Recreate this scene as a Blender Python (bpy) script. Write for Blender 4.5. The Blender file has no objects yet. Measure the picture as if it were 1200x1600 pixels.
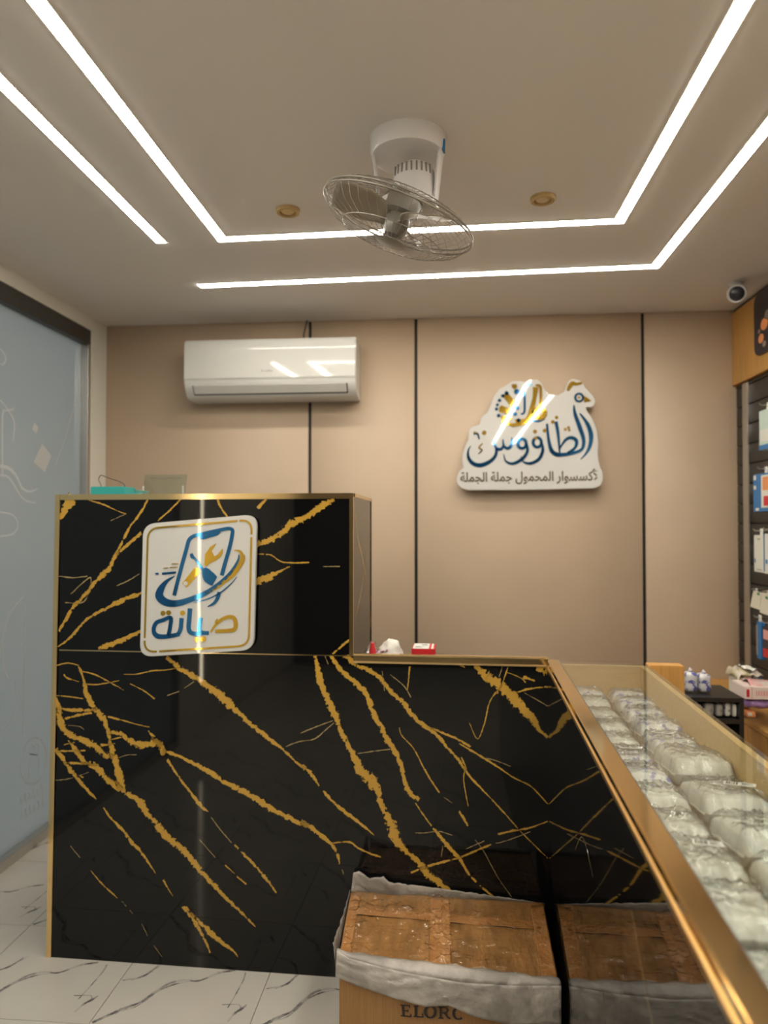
import bpy, bmesh, math, random
from mathutils import Vector, Matrix, noise
random.seed(11)
R = math.radians
scn = bpy.context.scene
COL = scn.collection

# ------------------------------------------------------------------ camera
F, H = 1100.0, 1.48
YAW = math.atan(97 / F)
PITCH = math.atan(23 / math.hypot(F, 97))
FW = Vector((-math.sin(YAW) * math.cos(PITCH), math.cos(YAW) * math.cos(PITCH), math.sin(PITCH)))
RT = Vector((math.cos(YAW), math.sin(YAW), 0))
UP = RT.cross(FW)
EYE = Vector((0, 0, H))
cam = bpy.data.cameras.new('camera')
cam.sensor_fit = 'VERTICAL'; cam.sensor_height = 36; cam.lens = F / 1600 * 36
cam.dof.use_dof = True; cam.dof.focus_distance = 1.75; cam.dof.aperture_fstop = 2.4
cam.clip_start = 0.02
cob = bpy.data.objects.new('camera', cam)
cob.matrix_world = Matrix((RT, UP, -FW)).transposed().to_4x4()
cob.location = EYE
COL.objects.link(cob)
scn.camera = cob

# ------------------------------------------------------------------ world and exposure
world = bpy.data.worlds.new('world'); scn.world = world
world.use_nodes = True
bg = world.node_tree.nodes['Background']
bg.inputs[0].default_value = (0.78, 0.80, 0.82, 1); bg.inputs[1].default_value = 1.6
vs = scn.view_settings
vs.view_transform = 'Standard'; vs.look = 'None'; vs.gamma = 1; vs.use_curve_mapping = False
vs.exposure = 0.62
LED = 30.0


def ray(x, y): return FW * F + RT * (x - 600) - UP * (y - 800)
def onz(x, y, z): d = ray(x, y); return EYE + d * ((z - H) / d.z)
def ony(x, y, Y): d = ray(x, y); return EYE + d * (Y / d.y)
def onx(x, y, X): d = ray(x, y); return EYE + d * (X / d.x)
def onpl(x, y, p, n): d = ray(x, y); return EYE + d * ((p - EYE).dot(n) / d.dot(n))


# ------------------------------------------------------------------ helpers
def S(r, g, b):
    return tuple((c / 255 / 12.92) if c / 255 <= 0.04045 else ((c / 255 + 0.055) / 1.055) ** 2.4 for c in (r, g, b))


def mat(name, col, rough=0.5, metal=0.0, spec=0.5, coat=0.0, coat_rough=0.03, bump=0.0, bscale=60.0, vary=0.0,
        vscale=8.0, col2=None, stretch=(1, 1, 1), emit=0.0, detail=3.0, ramp=(0.4, 0.6), bdist=0.004, alpha=1.0):
    m = bpy.data.materials.new(name); m.use_nodes = True
    nt = m.node_tree; b = nt.nodes['Principled BSDF']
    b.inputs['Base Color'].default_value = (*col, 1)
    b.inputs['Roughness'].default_value = rough
    b.inputs['Metallic'].default_value = metal
    b.inputs['Specular IOR Level'].default_value = spec
    b.inputs['Coat Weight'].default_value = coat
    b.inputs['Alpha'].default_value = alpha
    b.inputs['Coat Roughness'].default_value = coat_rough
    if emit:
        b.inputs['Emission Color'].default_value = (*col, 1); b.inputs['Emission Strength'].default_value = emit
    if bump or vary or col2:
        tc = nt.nodes.new('ShaderNodeTexCoord'); mp = nt.nodes.new('ShaderNodeMapping')
        mp.inputs['Scale'].default_value = stretch
        nt.links.new(tc.outputs['Object'], mp.inputs[0])
    if bump:
        n = nt.nodes.new('ShaderNodeTexNoise'); n.inputs['Scale'].default_value = bscale; n.inputs['Detail'].default_value = detail
        bp = nt.nodes.new('ShaderNodeBump'); bp.inputs['Strength'].default_value = bump; bp.inputs['Distance'].default_value = bdist
        nt.links.new(mp.outputs[0], n.inputs['Vector']); nt.links.new(n.outputs[0], bp.inputs['Height'])
        nt.links.new(bp.outputs[0], b.inputs['Normal'])
        if coat: nt.links.new(bp.outputs[0], b.inputs['Coat Normal'])
    if vary or col2:
        n2 = nt.nodes.new('ShaderNodeTexNoise'); n2.inputs['Scale'].default_value = vscale; n2.inputs['Detail'].default_value = 4
        nt.links.new(mp.outputs[0], n2.inputs['Vector'])
        rp = nt.nodes.new('ShaderNodeValToRGB')
        c2 = col2 if col2 else tuple(c * (1 - vary) for c in col)
        rp.color_ramp.elements[0].position = ramp[0]; rp.color_ramp.elements[1].position = ramp[1]
        rp.color_ramp.elements[0].color = (*col, 1); rp.color_ramp.elements[1].color = (*c2, 1)
        nt.links.new(n2.outputs[0], rp.inputs[0]); nt.links.new(rp.outputs[0], b.inputs['Base Color'])
    return m


def glass_mat(name, tint, rough=0.0):
    m = bpy.data.materials.new(name); m.use_nodes = True
    nt = m.node_tree; nt.nodes.clear()
    out = nt.nodes.new('ShaderNodeOutputMaterial'); mx = nt.nodes.new('ShaderNodeMixShader')
    tr = nt.nodes.new('ShaderNodeBsdfTransparent'); tr.inputs[0].default_value = (*tint, 1)
    gl = nt.nodes.new('ShaderNodeBsdfGlossy'); gl.inputs['Roughness'].default_value = rough
    g = nt.nodes.new('ShaderNodeNewGeometry'); dot = nt.nodes.new('ShaderNodeVectorMath'); dot.operation = 'DOT_PRODUCT'
    nt.links.new(g.outputs['Incoming'], dot.inputs[0]); nt.links.new(g.outputs['Normal'], dot.inputs[1])
    ab = nt.nodes.new('ShaderNodeMath'); ab.operation = 'ABSOLUTE'; nt.links.new(dot.outputs['Value'], ab.inputs[0])
    om = nt.nodes.new('ShaderNodeMath'); om.operation = 'SUBTRACT'; om.inputs[0].default_value = 1; nt.links.new(ab.outputs[0], om.inputs[1])
    pw = nt.nodes.new('ShaderNodeMath'); pw.operation = 'POWER'; pw.inputs[1].default_value = 5; nt.links.new(om.outputs[0], pw.inputs[0])
    ma = nt.nodes.new('ShaderNodeMath'); ma.operation = 'MULTIPLY_ADD'; ma.inputs[1].default_value = 0.96; ma.inputs[2].default_value = 0.04
    nt.links.new(pw.outputs[0], ma.inputs[0]); nt.links.new(ma.outputs[0], mx.inputs[0])
    nt.links.new(tr.outputs[0], mx.inputs[1]); nt.links.new(gl.outputs[0], mx.inputs[2]); nt.links.new(mx.outputs[0], out.inputs[0])
    return m


WLOC = {}


class MB:
    def __init__(s): s.v = []; s.f = []; s.m = []; s.w = []

    def add(s, vs, fs, m=0, w=None):
        o = len(s.v); s.v += [Vector(p) for p in vs]; s.w += (w if w else [0.0] * len(vs))
        for f in fs: s.f.append([i + o for i in f]); s.m.append(m)
        return s

    def box(s, a, b, fr=None, m=0):
        x0, y0, z0 = a; x1, y1, z1 = b
        p = [(x0, y0, z0), (x1, y0, z0), (x1, y1, z0), (x0, y1, z0), (x0, y0, z1), (x1, y0, z1), (x1, y1, z1), (x0, y1, z1)]
        if fr: p = [fr(*q) for q in p]
        return s.add(p, [(0, 3, 2, 1), (4, 5, 6, 7), (0, 1, 5, 4), (1, 2, 6, 5), (2, 3, 7, 6), (3, 0, 4, 7)], m)

    def hexa(s, p, m=0):   # eight points: bottom four, top four
        return s.add(p, [(0, 3, 2, 1), (4, 5, 6, 7), (0, 1, 5, 4), (1, 2, 6, 5), (2, 3, 7, 6), (3, 0, 4, 7)], m)

    def tube(s, path, r, n=8, closed=False, m=0, cap=True):
        path = [Vector(p) for p in path]; N = len(path); rs = r if isinstance(r, (list, tuple)) else [r] * N
        vs = []; prev = None
        for i, p in enumerate(path):
            t = (path[(i + 1) % N] - path[i - 1]) if closed else (path[min(i + 1, N - 1)] - path[max(i - 1, 0)])
            t.normalize()
            a = prev - t * prev.dot(t) if prev else (Vector((0, 0, 1)) if abs(t.z) < 0.9 else Vector((1, 0, 0))).cross(t)
            if a.length < 1e-6: a = Vector((1, 0, 0)).cross(t)
            a.normalize(); prev = a; b = t.cross(a)
            vs += [p + (a * math.cos(2 * math.pi * k / n) + b * math.sin(2 * math.pi * k / n)) * rs[i] for k in range(n)]
        fs = []
        for i in range(N if closed else N - 1):
            j = (i + 1) % N
            for k in range(n): fs.append((i * n + k, i * n + (k + 1) % n, j * n + (k + 1) % n, j * n + k))
        if not closed and cap:
            fs.append(tuple(reversed(range(n)))); fs.append(tuple((N - 1) * n + k for k in range(n)))
        return s.add(vs, fs, m)

    def lathe(s, prof, fr, n=32, m=0, a0=0.0, a1=2 * math.pi):   # prof [(r, h)], fr(x, y, z) -> world
        full = abs(a1 - a0 - 2 * math.pi) < 1e-6; K = n if full else n + 1
        vs = []
        for r, h in prof:
            for k in range(K):
                t = a0 + (a1 - a0) * k / n; vs.append(fr(r * math.cos(t), r * math.sin(t), h))
        fs = []
        for i in range(len(prof) - 1):
            for k in range(n):
                j = (k + 1) % K; fs.append((i * K + k, i * K + j, (i + 1) * K + j, (i + 1) * K + k))
        if full:
            if prof[0][0] > 1e-5: fs.append(tuple(reversed(range(K))))
            if prof[-1][0] > 1e-5: fs.append(tuple((len(prof) - 1) * K + k for k in range(K)))
        return s.add(vs, fs, m)

    def prism(s, poly, off, m=0):
        poly = [Vector(p) for p in poly]; n = len(poly); off = Vector(off)
        return s.add(poly + [p + off for p in poly],
                     [tuple(range(n)), tuple(reversed(range(n, 2 * n)))] + [(i, n + i, n + (i + 1) % n, (i + 1) % n) for i in range(n)], m)

    def stroke(s, pts, n, th, m=0, closed=False, base=0.0):
        """solid ribbon: pts [(Vector, width)], n = outward normal, th = thickness"""
        N = len(pts); L = []; Rr = []; ws = []
        for i in range(N):
            p = pts[i][0]
            t = (pts[(i + 1) % N][0] - pts[i - 1][0]) if closed else (pts[min(i + 1, N - 1)][0] - pts[max(i - 1, 0)][0])
            if t.length < 1e-9: t = Vector((1, 0, 0))
            t.normalize(); sd = n.cross(t).normalized() * pts[i][1] * 0.5
            L.append(p + sd); Rr.append(p - sd)
        vs = []
        for i in range(N): vs += [L[i] + n * base, Rr[i] + n * base, L[i] + n * (base + th), Rr[i] + n * (base + th)]; ws += [1, -1, 1, -1]
        fs = []
        for i in range(N if closed else N - 1):
            a = i * 4; b = ((i + 1) % N) * 4
            fs += [(a + 2, a + 3, b + 3, b + 2), (a, a + 2, b + 2, b), (a + 3, a + 1, b + 1, b + 3)]
        if not closed:
            e = (N - 1) * 4; fs += [(0, 1, 3, 2), (e, e + 2, e + 3, e + 1)]
        return s.add(vs, fs, m, ws)

    def grid(s, fn, nu, nv, m=0):
        vs = [fn(i / nu, j / nv) for j in range(nv + 1) for i in range(nu + 1)]
        fs = [(j * (nu + 1) + i, j * (nu + 1) + i + 1, (j + 1) * (nu + 1) + i + 1, (j + 1) * (nu + 1) + i) for j in range(nv) for i in range(nu)]
        return s.add(vs, fs, m)

    def build(s, name, mats, parent=None, smooth=False, bevel=0.0, seg=2, uv=False, solid=0.0, fixn=True, sharp=35):
        if not isinstance(mats, (list, tuple)): mats = [mats]
        lo = Vector((min(p.x for p in s.v), min(p.y for p in s.v), min(p.z for p in s.v)))
        hi = Vector((max(p.x for p in s.v), max(p.y for p in s.v), max(p.z for p in s.v)))
        c = Vector(((lo.x + hi.x) / 2, (lo.y + hi.y) / 2, lo.z))
        me = bpy.data.meshes.new(name)
        me.from_pydata([p - c for p in s.v], [], s.f)
        for mm in mats: me.materials.append(mm)
        me.polygons.foreach_set('material_index', s.m)
        if uv:
            ul = me.uv_layers.new(name='across')
            for l in me.loops: ul.data[l.index].uv = (0.5, s.w[l.vertex_index] * 0.5 + 0.5)
        if bevel or fixn:
            bm = bmesh.new(); bm.from_mesh(me)
            if fixn: bmesh.ops.recalc_face_normals(bm, faces=bm.faces)
            if bevel:
                eds = [e for e in bm.edges if len(e.link_faces) == 2 and e.calc_face_angle(0) > R(25)]
                bmesh.ops.bevel(bm, geom=eds, offset=bevel, segments=seg, affect='EDGES', clamp_overlap=True)
            bm.to_mesh(me); bm.free()
        if smooth or bevel:
            me.polygons.foreach_set('use_smooth', [True] * len(me.polygons))
            me.set_sharp_from_angle(angle=R(sharp if not bevel else 50))
        o = bpy.data.objects.new(name, me); COL.objects.link(o)
        WLOC[o.name] = c
        if parent: o.parent = parent; o.location = c - WLOC[parent.name]
        else: o.location = c
        if solid:
            md = o.modifiers.new('thickness', 'SOLIDIFY'); md.thickness = solid; md.offset = 0
        return o


def tag(o, label=None, cat=None, group=None, kind=None):
    if label: o['label'] = label
    if cat: o['category'] = cat
    if group: o['group'] = group
    if kind: o['kind'] = kind
    return o


def empty(name, loc, label=None, cat=None, group=None, kind=None):
    o = bpy.data.objects.new(name, None); COL.objects.link(o)
    o.location = loc; o.empty_display_size = 0.1; WLOC[o.name] = Vector(loc)
    return tag(o, label, cat, group, kind)


def spline(pts, step):
    """Catmull-Rom through [(x, y, w)] resampled every `step`"""
    out = []; n = len(pts)
    for i in range(n - 1):
        p0 = pts[max(i - 1, 0)]; p1 = pts[i]; p2 = pts[i + 1]; p3 = pts[min(i + 2, n - 1)]
        d = math.hypot(p2[0] - p1[0], p2[1] - p1[1]); k = max(1, int(d / step))
        for j in range(k):
            t = j / k; q = []
            for c in range(3):
                a, b, cc, dd = p0[c], p1[c], p2[c], p3[c]
                q.append(0.5 * (2 * b + (cc - a) * t + (2 * a - 5 * b + 4 * cc - dd) * t * t + (3 * b - a - 3 * cc + dd) * t ** 3))
            q[2] = p1[2] + (p2[2] - p1[2]) * t
            out.append(tuple(q))
    out.append(tuple(pts[-1])); return out


def text_mesh(body, size, bold=0.0):
    cu = bpy.data.curves.new('lettering', 'FONT'); cu.body = body; cu.size = size; cu.offset = bold
    o = bpy.data.objects.new('lettering_tmp', cu); COL.objects.link(o)
    dg = bpy.context.evaluated_depsgraph_get(); me = bpy.data.meshes.new_from_object(o.evaluated_get(dg))
    v = [p.co.copy() for p in me.vertices]; f = [tuple(p.vertices) for p in me.polygons]
    bpy.data.objects.remove(o); bpy.data.curves.remove(cu); bpy.data.meshes.remove(me)
    return v, f


def text_on(mb, body, corner, ux, uy, width, height=None, n=None, th=0.001, m=0):
    """text laid from corner along ux (unit) and uy (unit), scaled to the given width and height"""
    v, f = text_mesh(body, 1.0, 0.022)
    x0 = min(p.x for p in v); x1 = max(p.x for p in v); y0 = min(p.y for p in v); y1 = max(p.y for p in v)
    sx = width / (x1 - x0); sy = (height / (y1 - y0)) if height else sx
    mb.add([corner + ux * ((p.x - x0) * sx) + uy * ((p.y - y0) * sy) + n * th for p in v], f, m)


# ------------------------------------------------------------------ materials
M = {}
M['ceiling'] = mat('ceiling_paint', (0.72, 0.67, 0.63), 0.7, bump=0.05, bscale=90)
M['wall'] = mat('beige_panel', (0.52, 0.395, 0.283), 0.5, vary=0.04, vscale=3)
M['white_wall'] = mat('white_plaster', (0.72, 0.69, 0.62), 0.6)
M['rear'] = mat('dark_rear', (0.06, 0.052, 0.045), 0.6)
M['seam'] = mat('seam_black', (0.01, 0.009, 0.008), 0.6)
M['grout'] = mat('grout', (0.20, 0.18, 0.16), 0.8)
M['tile'] = mat('white_marble_tile', (0.53, 0.50, 0.45), 0.10, spec=0.5, vary=0.05, vscale=4)
M['tile_vein'] = mat('tile_vein', (0.12, 0.11, 0.11), 0.2, vary=0.0, col2=(0.42, 0.40, 0.37), vscale=25)
M['black'] = mat('black_marble', (0.004, 0.004, 0.0045), 0.03, spec=0.36)
M['gold'] = mat('polished_gold', (0.90, 0.66, 0.33), 0.11, 1.0)
M['gold_satin'] = mat('satin_gold', (0.50, 0.34, 0.14), 0.45, 0.3)
M['bead'] = mat('gold_bead', (0.92, 0.68, 0.36), 0.3, 1.0)
M['acrylic'] = mat('white_acrylic', (0.60, 0.59, 0.57), 0.025, spec=0.5)
M['m_gold'] = mat('mirror_gold', (0.60, 0.38, 0.05), 0.04, 0.85)
M['m_blue'] = mat('mirror_blue', (0.02, 0.13, 0.31), 0.04, 0.75)
M['ac'] = mat('ac_plastic', (0.62, 0.61, 0.58), 0.07, spec=0.5)
M['ac_grey'] = mat('ac_louver', (0.58, 0.56, 0.52), 0.3)
M['dark'] = mat('dark_slot', (0.02, 0.02, 0.02), 0.5)
M['grey_text'] = mat('grey_print', (0.25, 0.25, 0.25), 0.5)
M['fan_white'] = mat('fan_plastic', (0.70, 0.68, 0.68), 0.25)
M['fan_grey'] = mat('fan_grey', (0.22, 0.20, 0.17), 0.35)
M['fan_wire'] = mat('fan_wire', (0.33, 0.30, 0.26), 0.35, 0.6)
M['blade'] = mat('fan_blade', (0.30, 0.25, 0.19), 0.3)
M['alu'] = mat('aluminium', (0.62, 0.60, 0.57), 0.28, 0.9)
M['dark_frame'] = mat('dark_frame', (0.045, 0.042, 0.036), 0.35)
M['etch'] = mat('etched_white', (0.45, 0.46, 0.46), 0.5)
M['wood'] = mat('oak_laminate', S(196, 146, 78), 0.35, vary=0.16, vscale=6, stretch=(14, 14, 1.0))
M['wood_pale'] = mat('pale_oak', S(214, 180, 122), 0.35, vary=0.10, vscale=6, stretch=(2, 14, 14))
M['slat'] = mat('slat_dark', (0.035, 0.033, 0.032), 0.35)
M['blackmetal'] = mat('black_board', (0.012, 0.012, 0.013), 0.35)
M['card'] = mat('cardboard', S(158, 116, 70), 0.75, vary=0.14, vscale=9, stretch=(30, 1, 1))
M['card_tape'] = mat('taped_cardboard', S(166, 122, 70), 0.45, coat=1.0, coat_rough=0.08, bump=1.0, bscale=16, vary=0.30, vscale=6, stretch=(4, 1.2, 2), detail=4, bdist=0.006)
M['tape'] = mat('packing_tape', S(166, 112, 56), 0.3, coat=1.0, coat_rough=0.06, bump=1.0, bscale=34, stretch=(2, 2, 2), detail=6, col2=S(190, 140, 86), vscale=9, ramp=(.35, .65), bdist=0.006)
M['film'] = mat('white_film', (0.53, 0.48, 0.43), 0.35, coat=0.5, coat_rough=0.12, bump=1.0, bscale=30, vary=0.35, vscale=11, detail=7, bdist=0.010, alpha=0.82)
M['ink'] = mat('black_ink', (0.02, 0.015, 0.012), 0.6)
M['pack'] = mat('clear_wrap', (0.60, 0.59, 0.53), 0.45, coat=0.8, coat_rough=0.10, bump=1.0, bscale=30, detail=4, vary=0.22, vscale=14, bdist=0.006)
M['pack_blue'] = mat('clear_wrap_blue', (0.60, 0.59, 0.56), 0.45, coat=0.8, coat_rough=0.10, bump=1.0, bscale=34, detail=4, col2=(0.13, 0.15, 0.38), vscale=48, ramp=(0.53, 0.60), bdist=0.006)
M['pack_film'] = glass_mat('packet_film', (0.98, 0.98, 0.97), 0.09)
M['sticker'] = mat('white_sticker', (0.72, 0.72, 0.68), 0.4)
M['paper_white'] = mat('white_paper', (0.74, 0.72, 0.68), 0.6, bump=0.3, bscale=50)
M['red'] = mat('red_card', (0.55, 0.02, 0.03), 0.35)
M['teal'] = mat('teal_plastic', (0.03, 0.36, 0.34), 0.3)
M['teal_light'] = mat('light_teal_plastic', (0.16, 0.52, 0.47), 0.3)
M['wire'] = mat('dark_wire', (0.05, 0.045, 0.04), 0.4)
M['blue'] = mat('blue_card', (0.02, 0.16, 0.42), 0.35)
M['orange'] = mat('orange_print', (0.75, 0.28, 0.10), 0.4)
M['pink'] = mat('pink_card', (0.72, 0.36, 0.34), 0.35)
M['pinkwhite'] = mat('pale_pink_card', (0.74, 0.62, 0.58), 0.4)
M['purple'] = mat('purple_wrap', (0.36, 0.20, 0.46), 0.25, coat=0.8, bump=0.6, bscale=40, vary=0.3, vscale=20)
M['yellow_bag'] = mat('yellow_bag', (0.55, 0.48, 0.26), 0.3, coat=0.7, bump=0.8, bscale=40, col2=(0.62, 0.56, 0.52), vscale=25)
M['navy'] = mat('navy_board', (0.022, 0.02, 0.03), 0.3)
M['led'] = mat('led_diffuser', (1.0, 0.94, 0.81), 0.4, emit=LED)
M['clear'] = glass_mat('clear_glass', (0.955, 0.972, 0.96))
M['acry_clear'] = glass_mat('clear_acrylic', (0.86, 0.92, 0.90), 0.02)


def frosted():
    m = bpy.data.materials.new('frosted_glass'); m.use_nodes = True
    nt = m.node_tree; b = nt.nodes['Principled BSDF']; out = nt.nodes['Material Output']
    b.inputs['Base Color'].default_value = (0.20, 0.215, 0.21, 1); b.inputs['Roughness'].default_value = 0.10
    b.inputs['Coat Weight'].default_value = 0.3
    tr = nt.nodes.new('ShaderNodeBsdfTranslucent'); tr.inputs[0].default_value = (0.62, 0.65, 0.64, 1)
    mx = nt.nodes.new('ShaderNodeMixShader'); mx.inputs[0].default_value = 0.42
    nt.links.new(b.outputs[0], mx.inputs[1]); nt.links.new(tr.outputs[0], mx.inputs[2]); nt.links.new(mx.outputs[0], out.inputs[0])
    return m


M['frost'] = frosted()


def vein_mat(name, fore, back):
    """gold printed on the black stone: the ribbon's edges break up by noise"""
    m = bpy.data.materials.new(name); m.use_nodes = True
    nt = m.node_tree; b = nt.nodes['Principled BSDF']
    uv = nt.nodes.new('ShaderNodeUVMap'); uv.uv_map = 'across'
    sp = nt.nodes.new('ShaderNodeSeparateXYZ'); nt.links.new(uv.outputs[0], sp.inputs[0])
    def math_(op, a, bb, c=None):
        n = nt.nodes.new('ShaderNodeMath'); n.operation = op
        for i, x in enumerate((a, bb, c)):
            if x is None: continue
            if isinstance(x, (int, float)): n.inputs[i].default_value = x
            else: nt.links.new(x, n.inputs[i])
        return n.outputs[0]
    d = math_('ABSOLUTE', math_('MULTIPLY_ADD', sp.outputs[1], 2.0, -1.0), 0)
    tc = nt.nodes.new('ShaderNodeTexCoord')
    n1 = nt.nodes.new('ShaderNodeTexNoise'); n1.inputs['Scale'].default_value = 62; n1.inputs['Detail'].default_value = 6; n1.inputs['Roughness'].default_value = 0.7
    nt.links.new(tc.outputs['Object'], n1.inputs['Vector'])
    val = math_('ADD', math_('MULTIPLY', math_('POWER', d, 1.5), 0.60), math_('MULTIPLY', n1.outputs[0], 1.9))
    st = math_('LESS_THAN', val, 1.235)
    mx = nt.nodes.new('ShaderNodeMix'); mx.data_type = 'RGBA'
    mx.inputs['A'].default_value = (*back, 1); mx.inputs['B'].default_value = (*fore, 1)
    nt.links.new(st, mx.inputs['Factor']); nt.links.new(mx.outputs['Result'], b.inputs['Base Color'])
    b.inputs['Roughness'].default_value = 0.03; b.inputs['Specular IOR Level'].default_value = 0.36
    return m


M['vein'] = vein_mat('gold_vein', (0.50, 0.29, 0.045), (0.004, 0.004, 0.0045))
M['vein_pale'] = vein_mat('pale_vein', (0.34, 0.25, 0.11), (0.004, 0.004, 0.0045))

# ------------------------------------------------------------------ the room
D, ZC, XL, XR, YB = 3.77, 2.602, -1.89, 1.62, -2.9
fl = tag(MB().box((XL - 0.1, YB - 0.1, -0.08), (XR + 0.1, D + 0.1, -0.006)).build('floor', M['grout']), kind='structure')

# floor tiles, one shared mesh with its printed veins
T, TX, TY = 0.478, -1.062, 2.040
tb = MB().box((0.0012, 0.0012, -0.006), (T - 0.0012, T - 0.0012, 0.0))
tile_veins = [
    [(320, 662, 10), (380, 635, 12), (440, 610, 14), (490, 590, 8), (540, 555, 12), (590, 525, 9), (640, 515, 12), (690, 517, 7), (760, 490, 12), (820, 480, 8)],
    [(852, 488, 5), (845, 515, 5), (815, 570, 5), (790, 612, 3)],
    [(790, 660, 6), (815, 630, 8), (838, 615, 10), (856, 600, 5)],
    [(958, 656, 4), (1000, 640, 4), (1035, 610, 7), (1060, 585, 9), (1110, 560, 7), (1160, 550, 6)],
    [(925, 545, 5), (990, 530, 5), (1030, 500, 6), (1050, 485, 4)],
    [(455, 515, 4), (500, 500, 8), (530, 480, 7), (550, 462, 4)],
    [(770, 600, 3), (830, 600, 4), (835, 620, 4)],
]
vz = 0.0003
for tv in tile_veins:
    pts = spline(tv, 6)
    w3 = [onz(x / 2.2222, 1300 + y / 2.2222, 0) for x, y, w in pts]
    for i in range(len(pts) - 1):
        a, b = w3[i], w3[i + 1]; c = (a + b) * 0.5
        ox = TX + math.floor((c.x - TX) / T) * T; oy = TY + math.floor((c.y - TY) / T) * T
        t = (b - a); t.z = 0
        if t.length < 1e-6: continue
        sd = Vector((-t.y, t.x, 0)).normalized()
        wa, wb = pts[i][2] * 0.0010 * random.uniform(.6, 1.3), pts[i + 1][2] * 0.0010
        q = [a + sd * wa * .5, a - sd * wa * .5, b - sd * wb * .5, b + sd * wb * .5]
        tb.add([(min(max(p.x - ox, 0.002), T - 0.002), min(max(p.y - oy, 0.002), T - 0.002), vz) for p in q], [(0, 1, 2, 3)], 1)
me = bpy.data.meshes.new('tile'); me.from_pydata(tb.v, [], tb.f)
me.materials.append(M['tile']); me.materials.append(M['tile_vein']); me.polygons.foreach_set('material_index', tb.m)
bm = bmesh.new(); bm.from_mesh(me)
for fc in bm.faces:
    fc.normal_update()
    if fc.material_index == 1 and fc.normal.z < 0: fc.normal_flip()
bm.to_mesh(me); bm.free()
for i in range(-2, 6):
    for j in range(-10, 4):
        x, y = TX + i * T, TY + j * T
        if x < XL - T or x > XR or y > D: continue
        o = bpy.data.objects.new('tile', me); COL.objects.link(o); o.parent = fl
        o.location = Vector((x, y, 0)) - WLOC[fl.name]

tag(MB().box((XL - 0.1, YB - 0.1, ZC), (XR + 0.1, D + 0.1, ZC + 0.1)).build('ceiling', M['ceiling']), kind='structure')
# back wall: black backing and four beige panels with open joints
wb = tag(MB().box((XL - 0.1, D + 0.012, -0.006), (XR + 0.1, D + 0.1, ZC)).build('wall_back', M['seam']), kind='structure')
sx = [ony(484, 700, D).x, ony(650, 750, D).x, ony(1006, 750, D).x]
edges = [XL] + sx + [XR]
for k in range(4):
    a = edges[k] + (0.0085 if k else 0); b = edges[k + 1] - (0.0085 if k < 3 else 0)
    MB().box((a, D, 0), (b, D + 0.012, ZC)).build('wall_panel', M['wall'], wb, bevel=0.0015, seg=1)
tag(MB().box((XL - 0.1, YB - 0.1, -0.006), (XR + 0.1, YB, ZC)).build('wall_front', M['rear']), kind='structure')
tag(MB().box((XR, YB, -0.006), (XR + 0.1, D, ZC)).build('wall_right', M['white_wall']), kind='structure')
# side wall with the glazed opening
GY0, GY1 = 0.10, 3.60
wl = MB()
wl.box((XL - 0.1, YB, -0.006), (XL, GY0 - 0.03, ZC))
wl.box((XL - 0.1, GY1, -0.006), (XL, D, ZC))
wl.box((XL - 0.1, GY0 - 0.03, 2.53), (XL, GY1, ZC))
tag(wl.build('wall_left', M['white_wall']), kind='structure')
# frosted glass partition
win = tag(empty('window_1', (XL, (GY0 + GY1) / 2, 0)), kind='structure')
pane = MB().box((XL - 0.052, GY0, 0.03), (XL - 0.040, GY1 - 0.03, 2.46)).build('pane', M['frost'], win)
MB().box((XL - 0.07, GY0 - 0.03, 2.45), (XL - 0.004, GY1 - 0.001, 2.529)).build('head_rail', M['dark_frame'], win, bevel=0.002)
MB().box((XL - 0.07, GY0 - 0.03, 0.0), (XL - 0.004, GY1 - 0.001, 0.045)).build('bottom_rail', M['alu'], win, bevel=0.002)
MB().box((XL - 0.07, GY1 - 0.03, 0.045), (XL - 0.002, GY1 - 0.001, 2.45)).build('jamb', M['alu'], win, bevel=0.002)
MB().box((XL - 0.07, GY0 - 0.03, 0.045), (XL - 0.002, GY0, 2.45)).build('jamb', M['alu'], win, bevel=0.002)
# the engraved drawing on the glass
PX = XL - 0.040
etch = MB()
etch_lines = [
    [(0, 625, 4), (12, 640, 4), (22, 660, 5), (20, 690, 4)] ,
    [(4, 745, 4), (4, 650, 5), (8, 642, 4), (20, 640, 4), (22, 636, 3)],
    [(0, 728, 8), (14, 732, 9), (26, 745, 8), (34, 762, 7), (46, 768, 5), (58, 764, 3)],
    [(0, 742, 5), (12, 745, 5), (22, 758, 6), (30, 772, 5), (40, 782, 4), (56, 786, 3)],
    [(86, 727, 2), (100, 690, 3), (114, 640, 4), (126, 600, 3)],
    [(0, 545, 4), (6, 552, 5), (9, 562, 5), (4, 570, 4), (0, 568, 3)],
    [(0, 800, 4), (20, 805, 4), (28, 820, 4), (20, 834, 4), (0, 838, 4)],
    [(38, 930, 3), (14, 960, 4), (5, 1000, 5), (6, 1040, 4), (12, 1060, 3)],
    [(24, 1065, 3), (26, 1090, 3), (20, 1120, 3), (6, 1145, 2)],
    [(36, 1150, 3), (38, 1050, 3), (40, 945, 2)],
    [(45, 1178, 2), (60, 1180, 2), (45, 1178, 2)],
    [(45, 1215, 2), (46, 1168, 2), (51, 1164, 2), (54, 1168, 2), (60, 1161, 2), (60, 1205, 2)],
]
ov = [(52 + 20 * math.cos(t) + 4 * math.sin(t) * .8, 1189 - 37 * math.sin(t), 2.6) for t in [k * 2 * math.pi / 28 for k in range(29)]]
etch_lines.append(ov)
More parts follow.
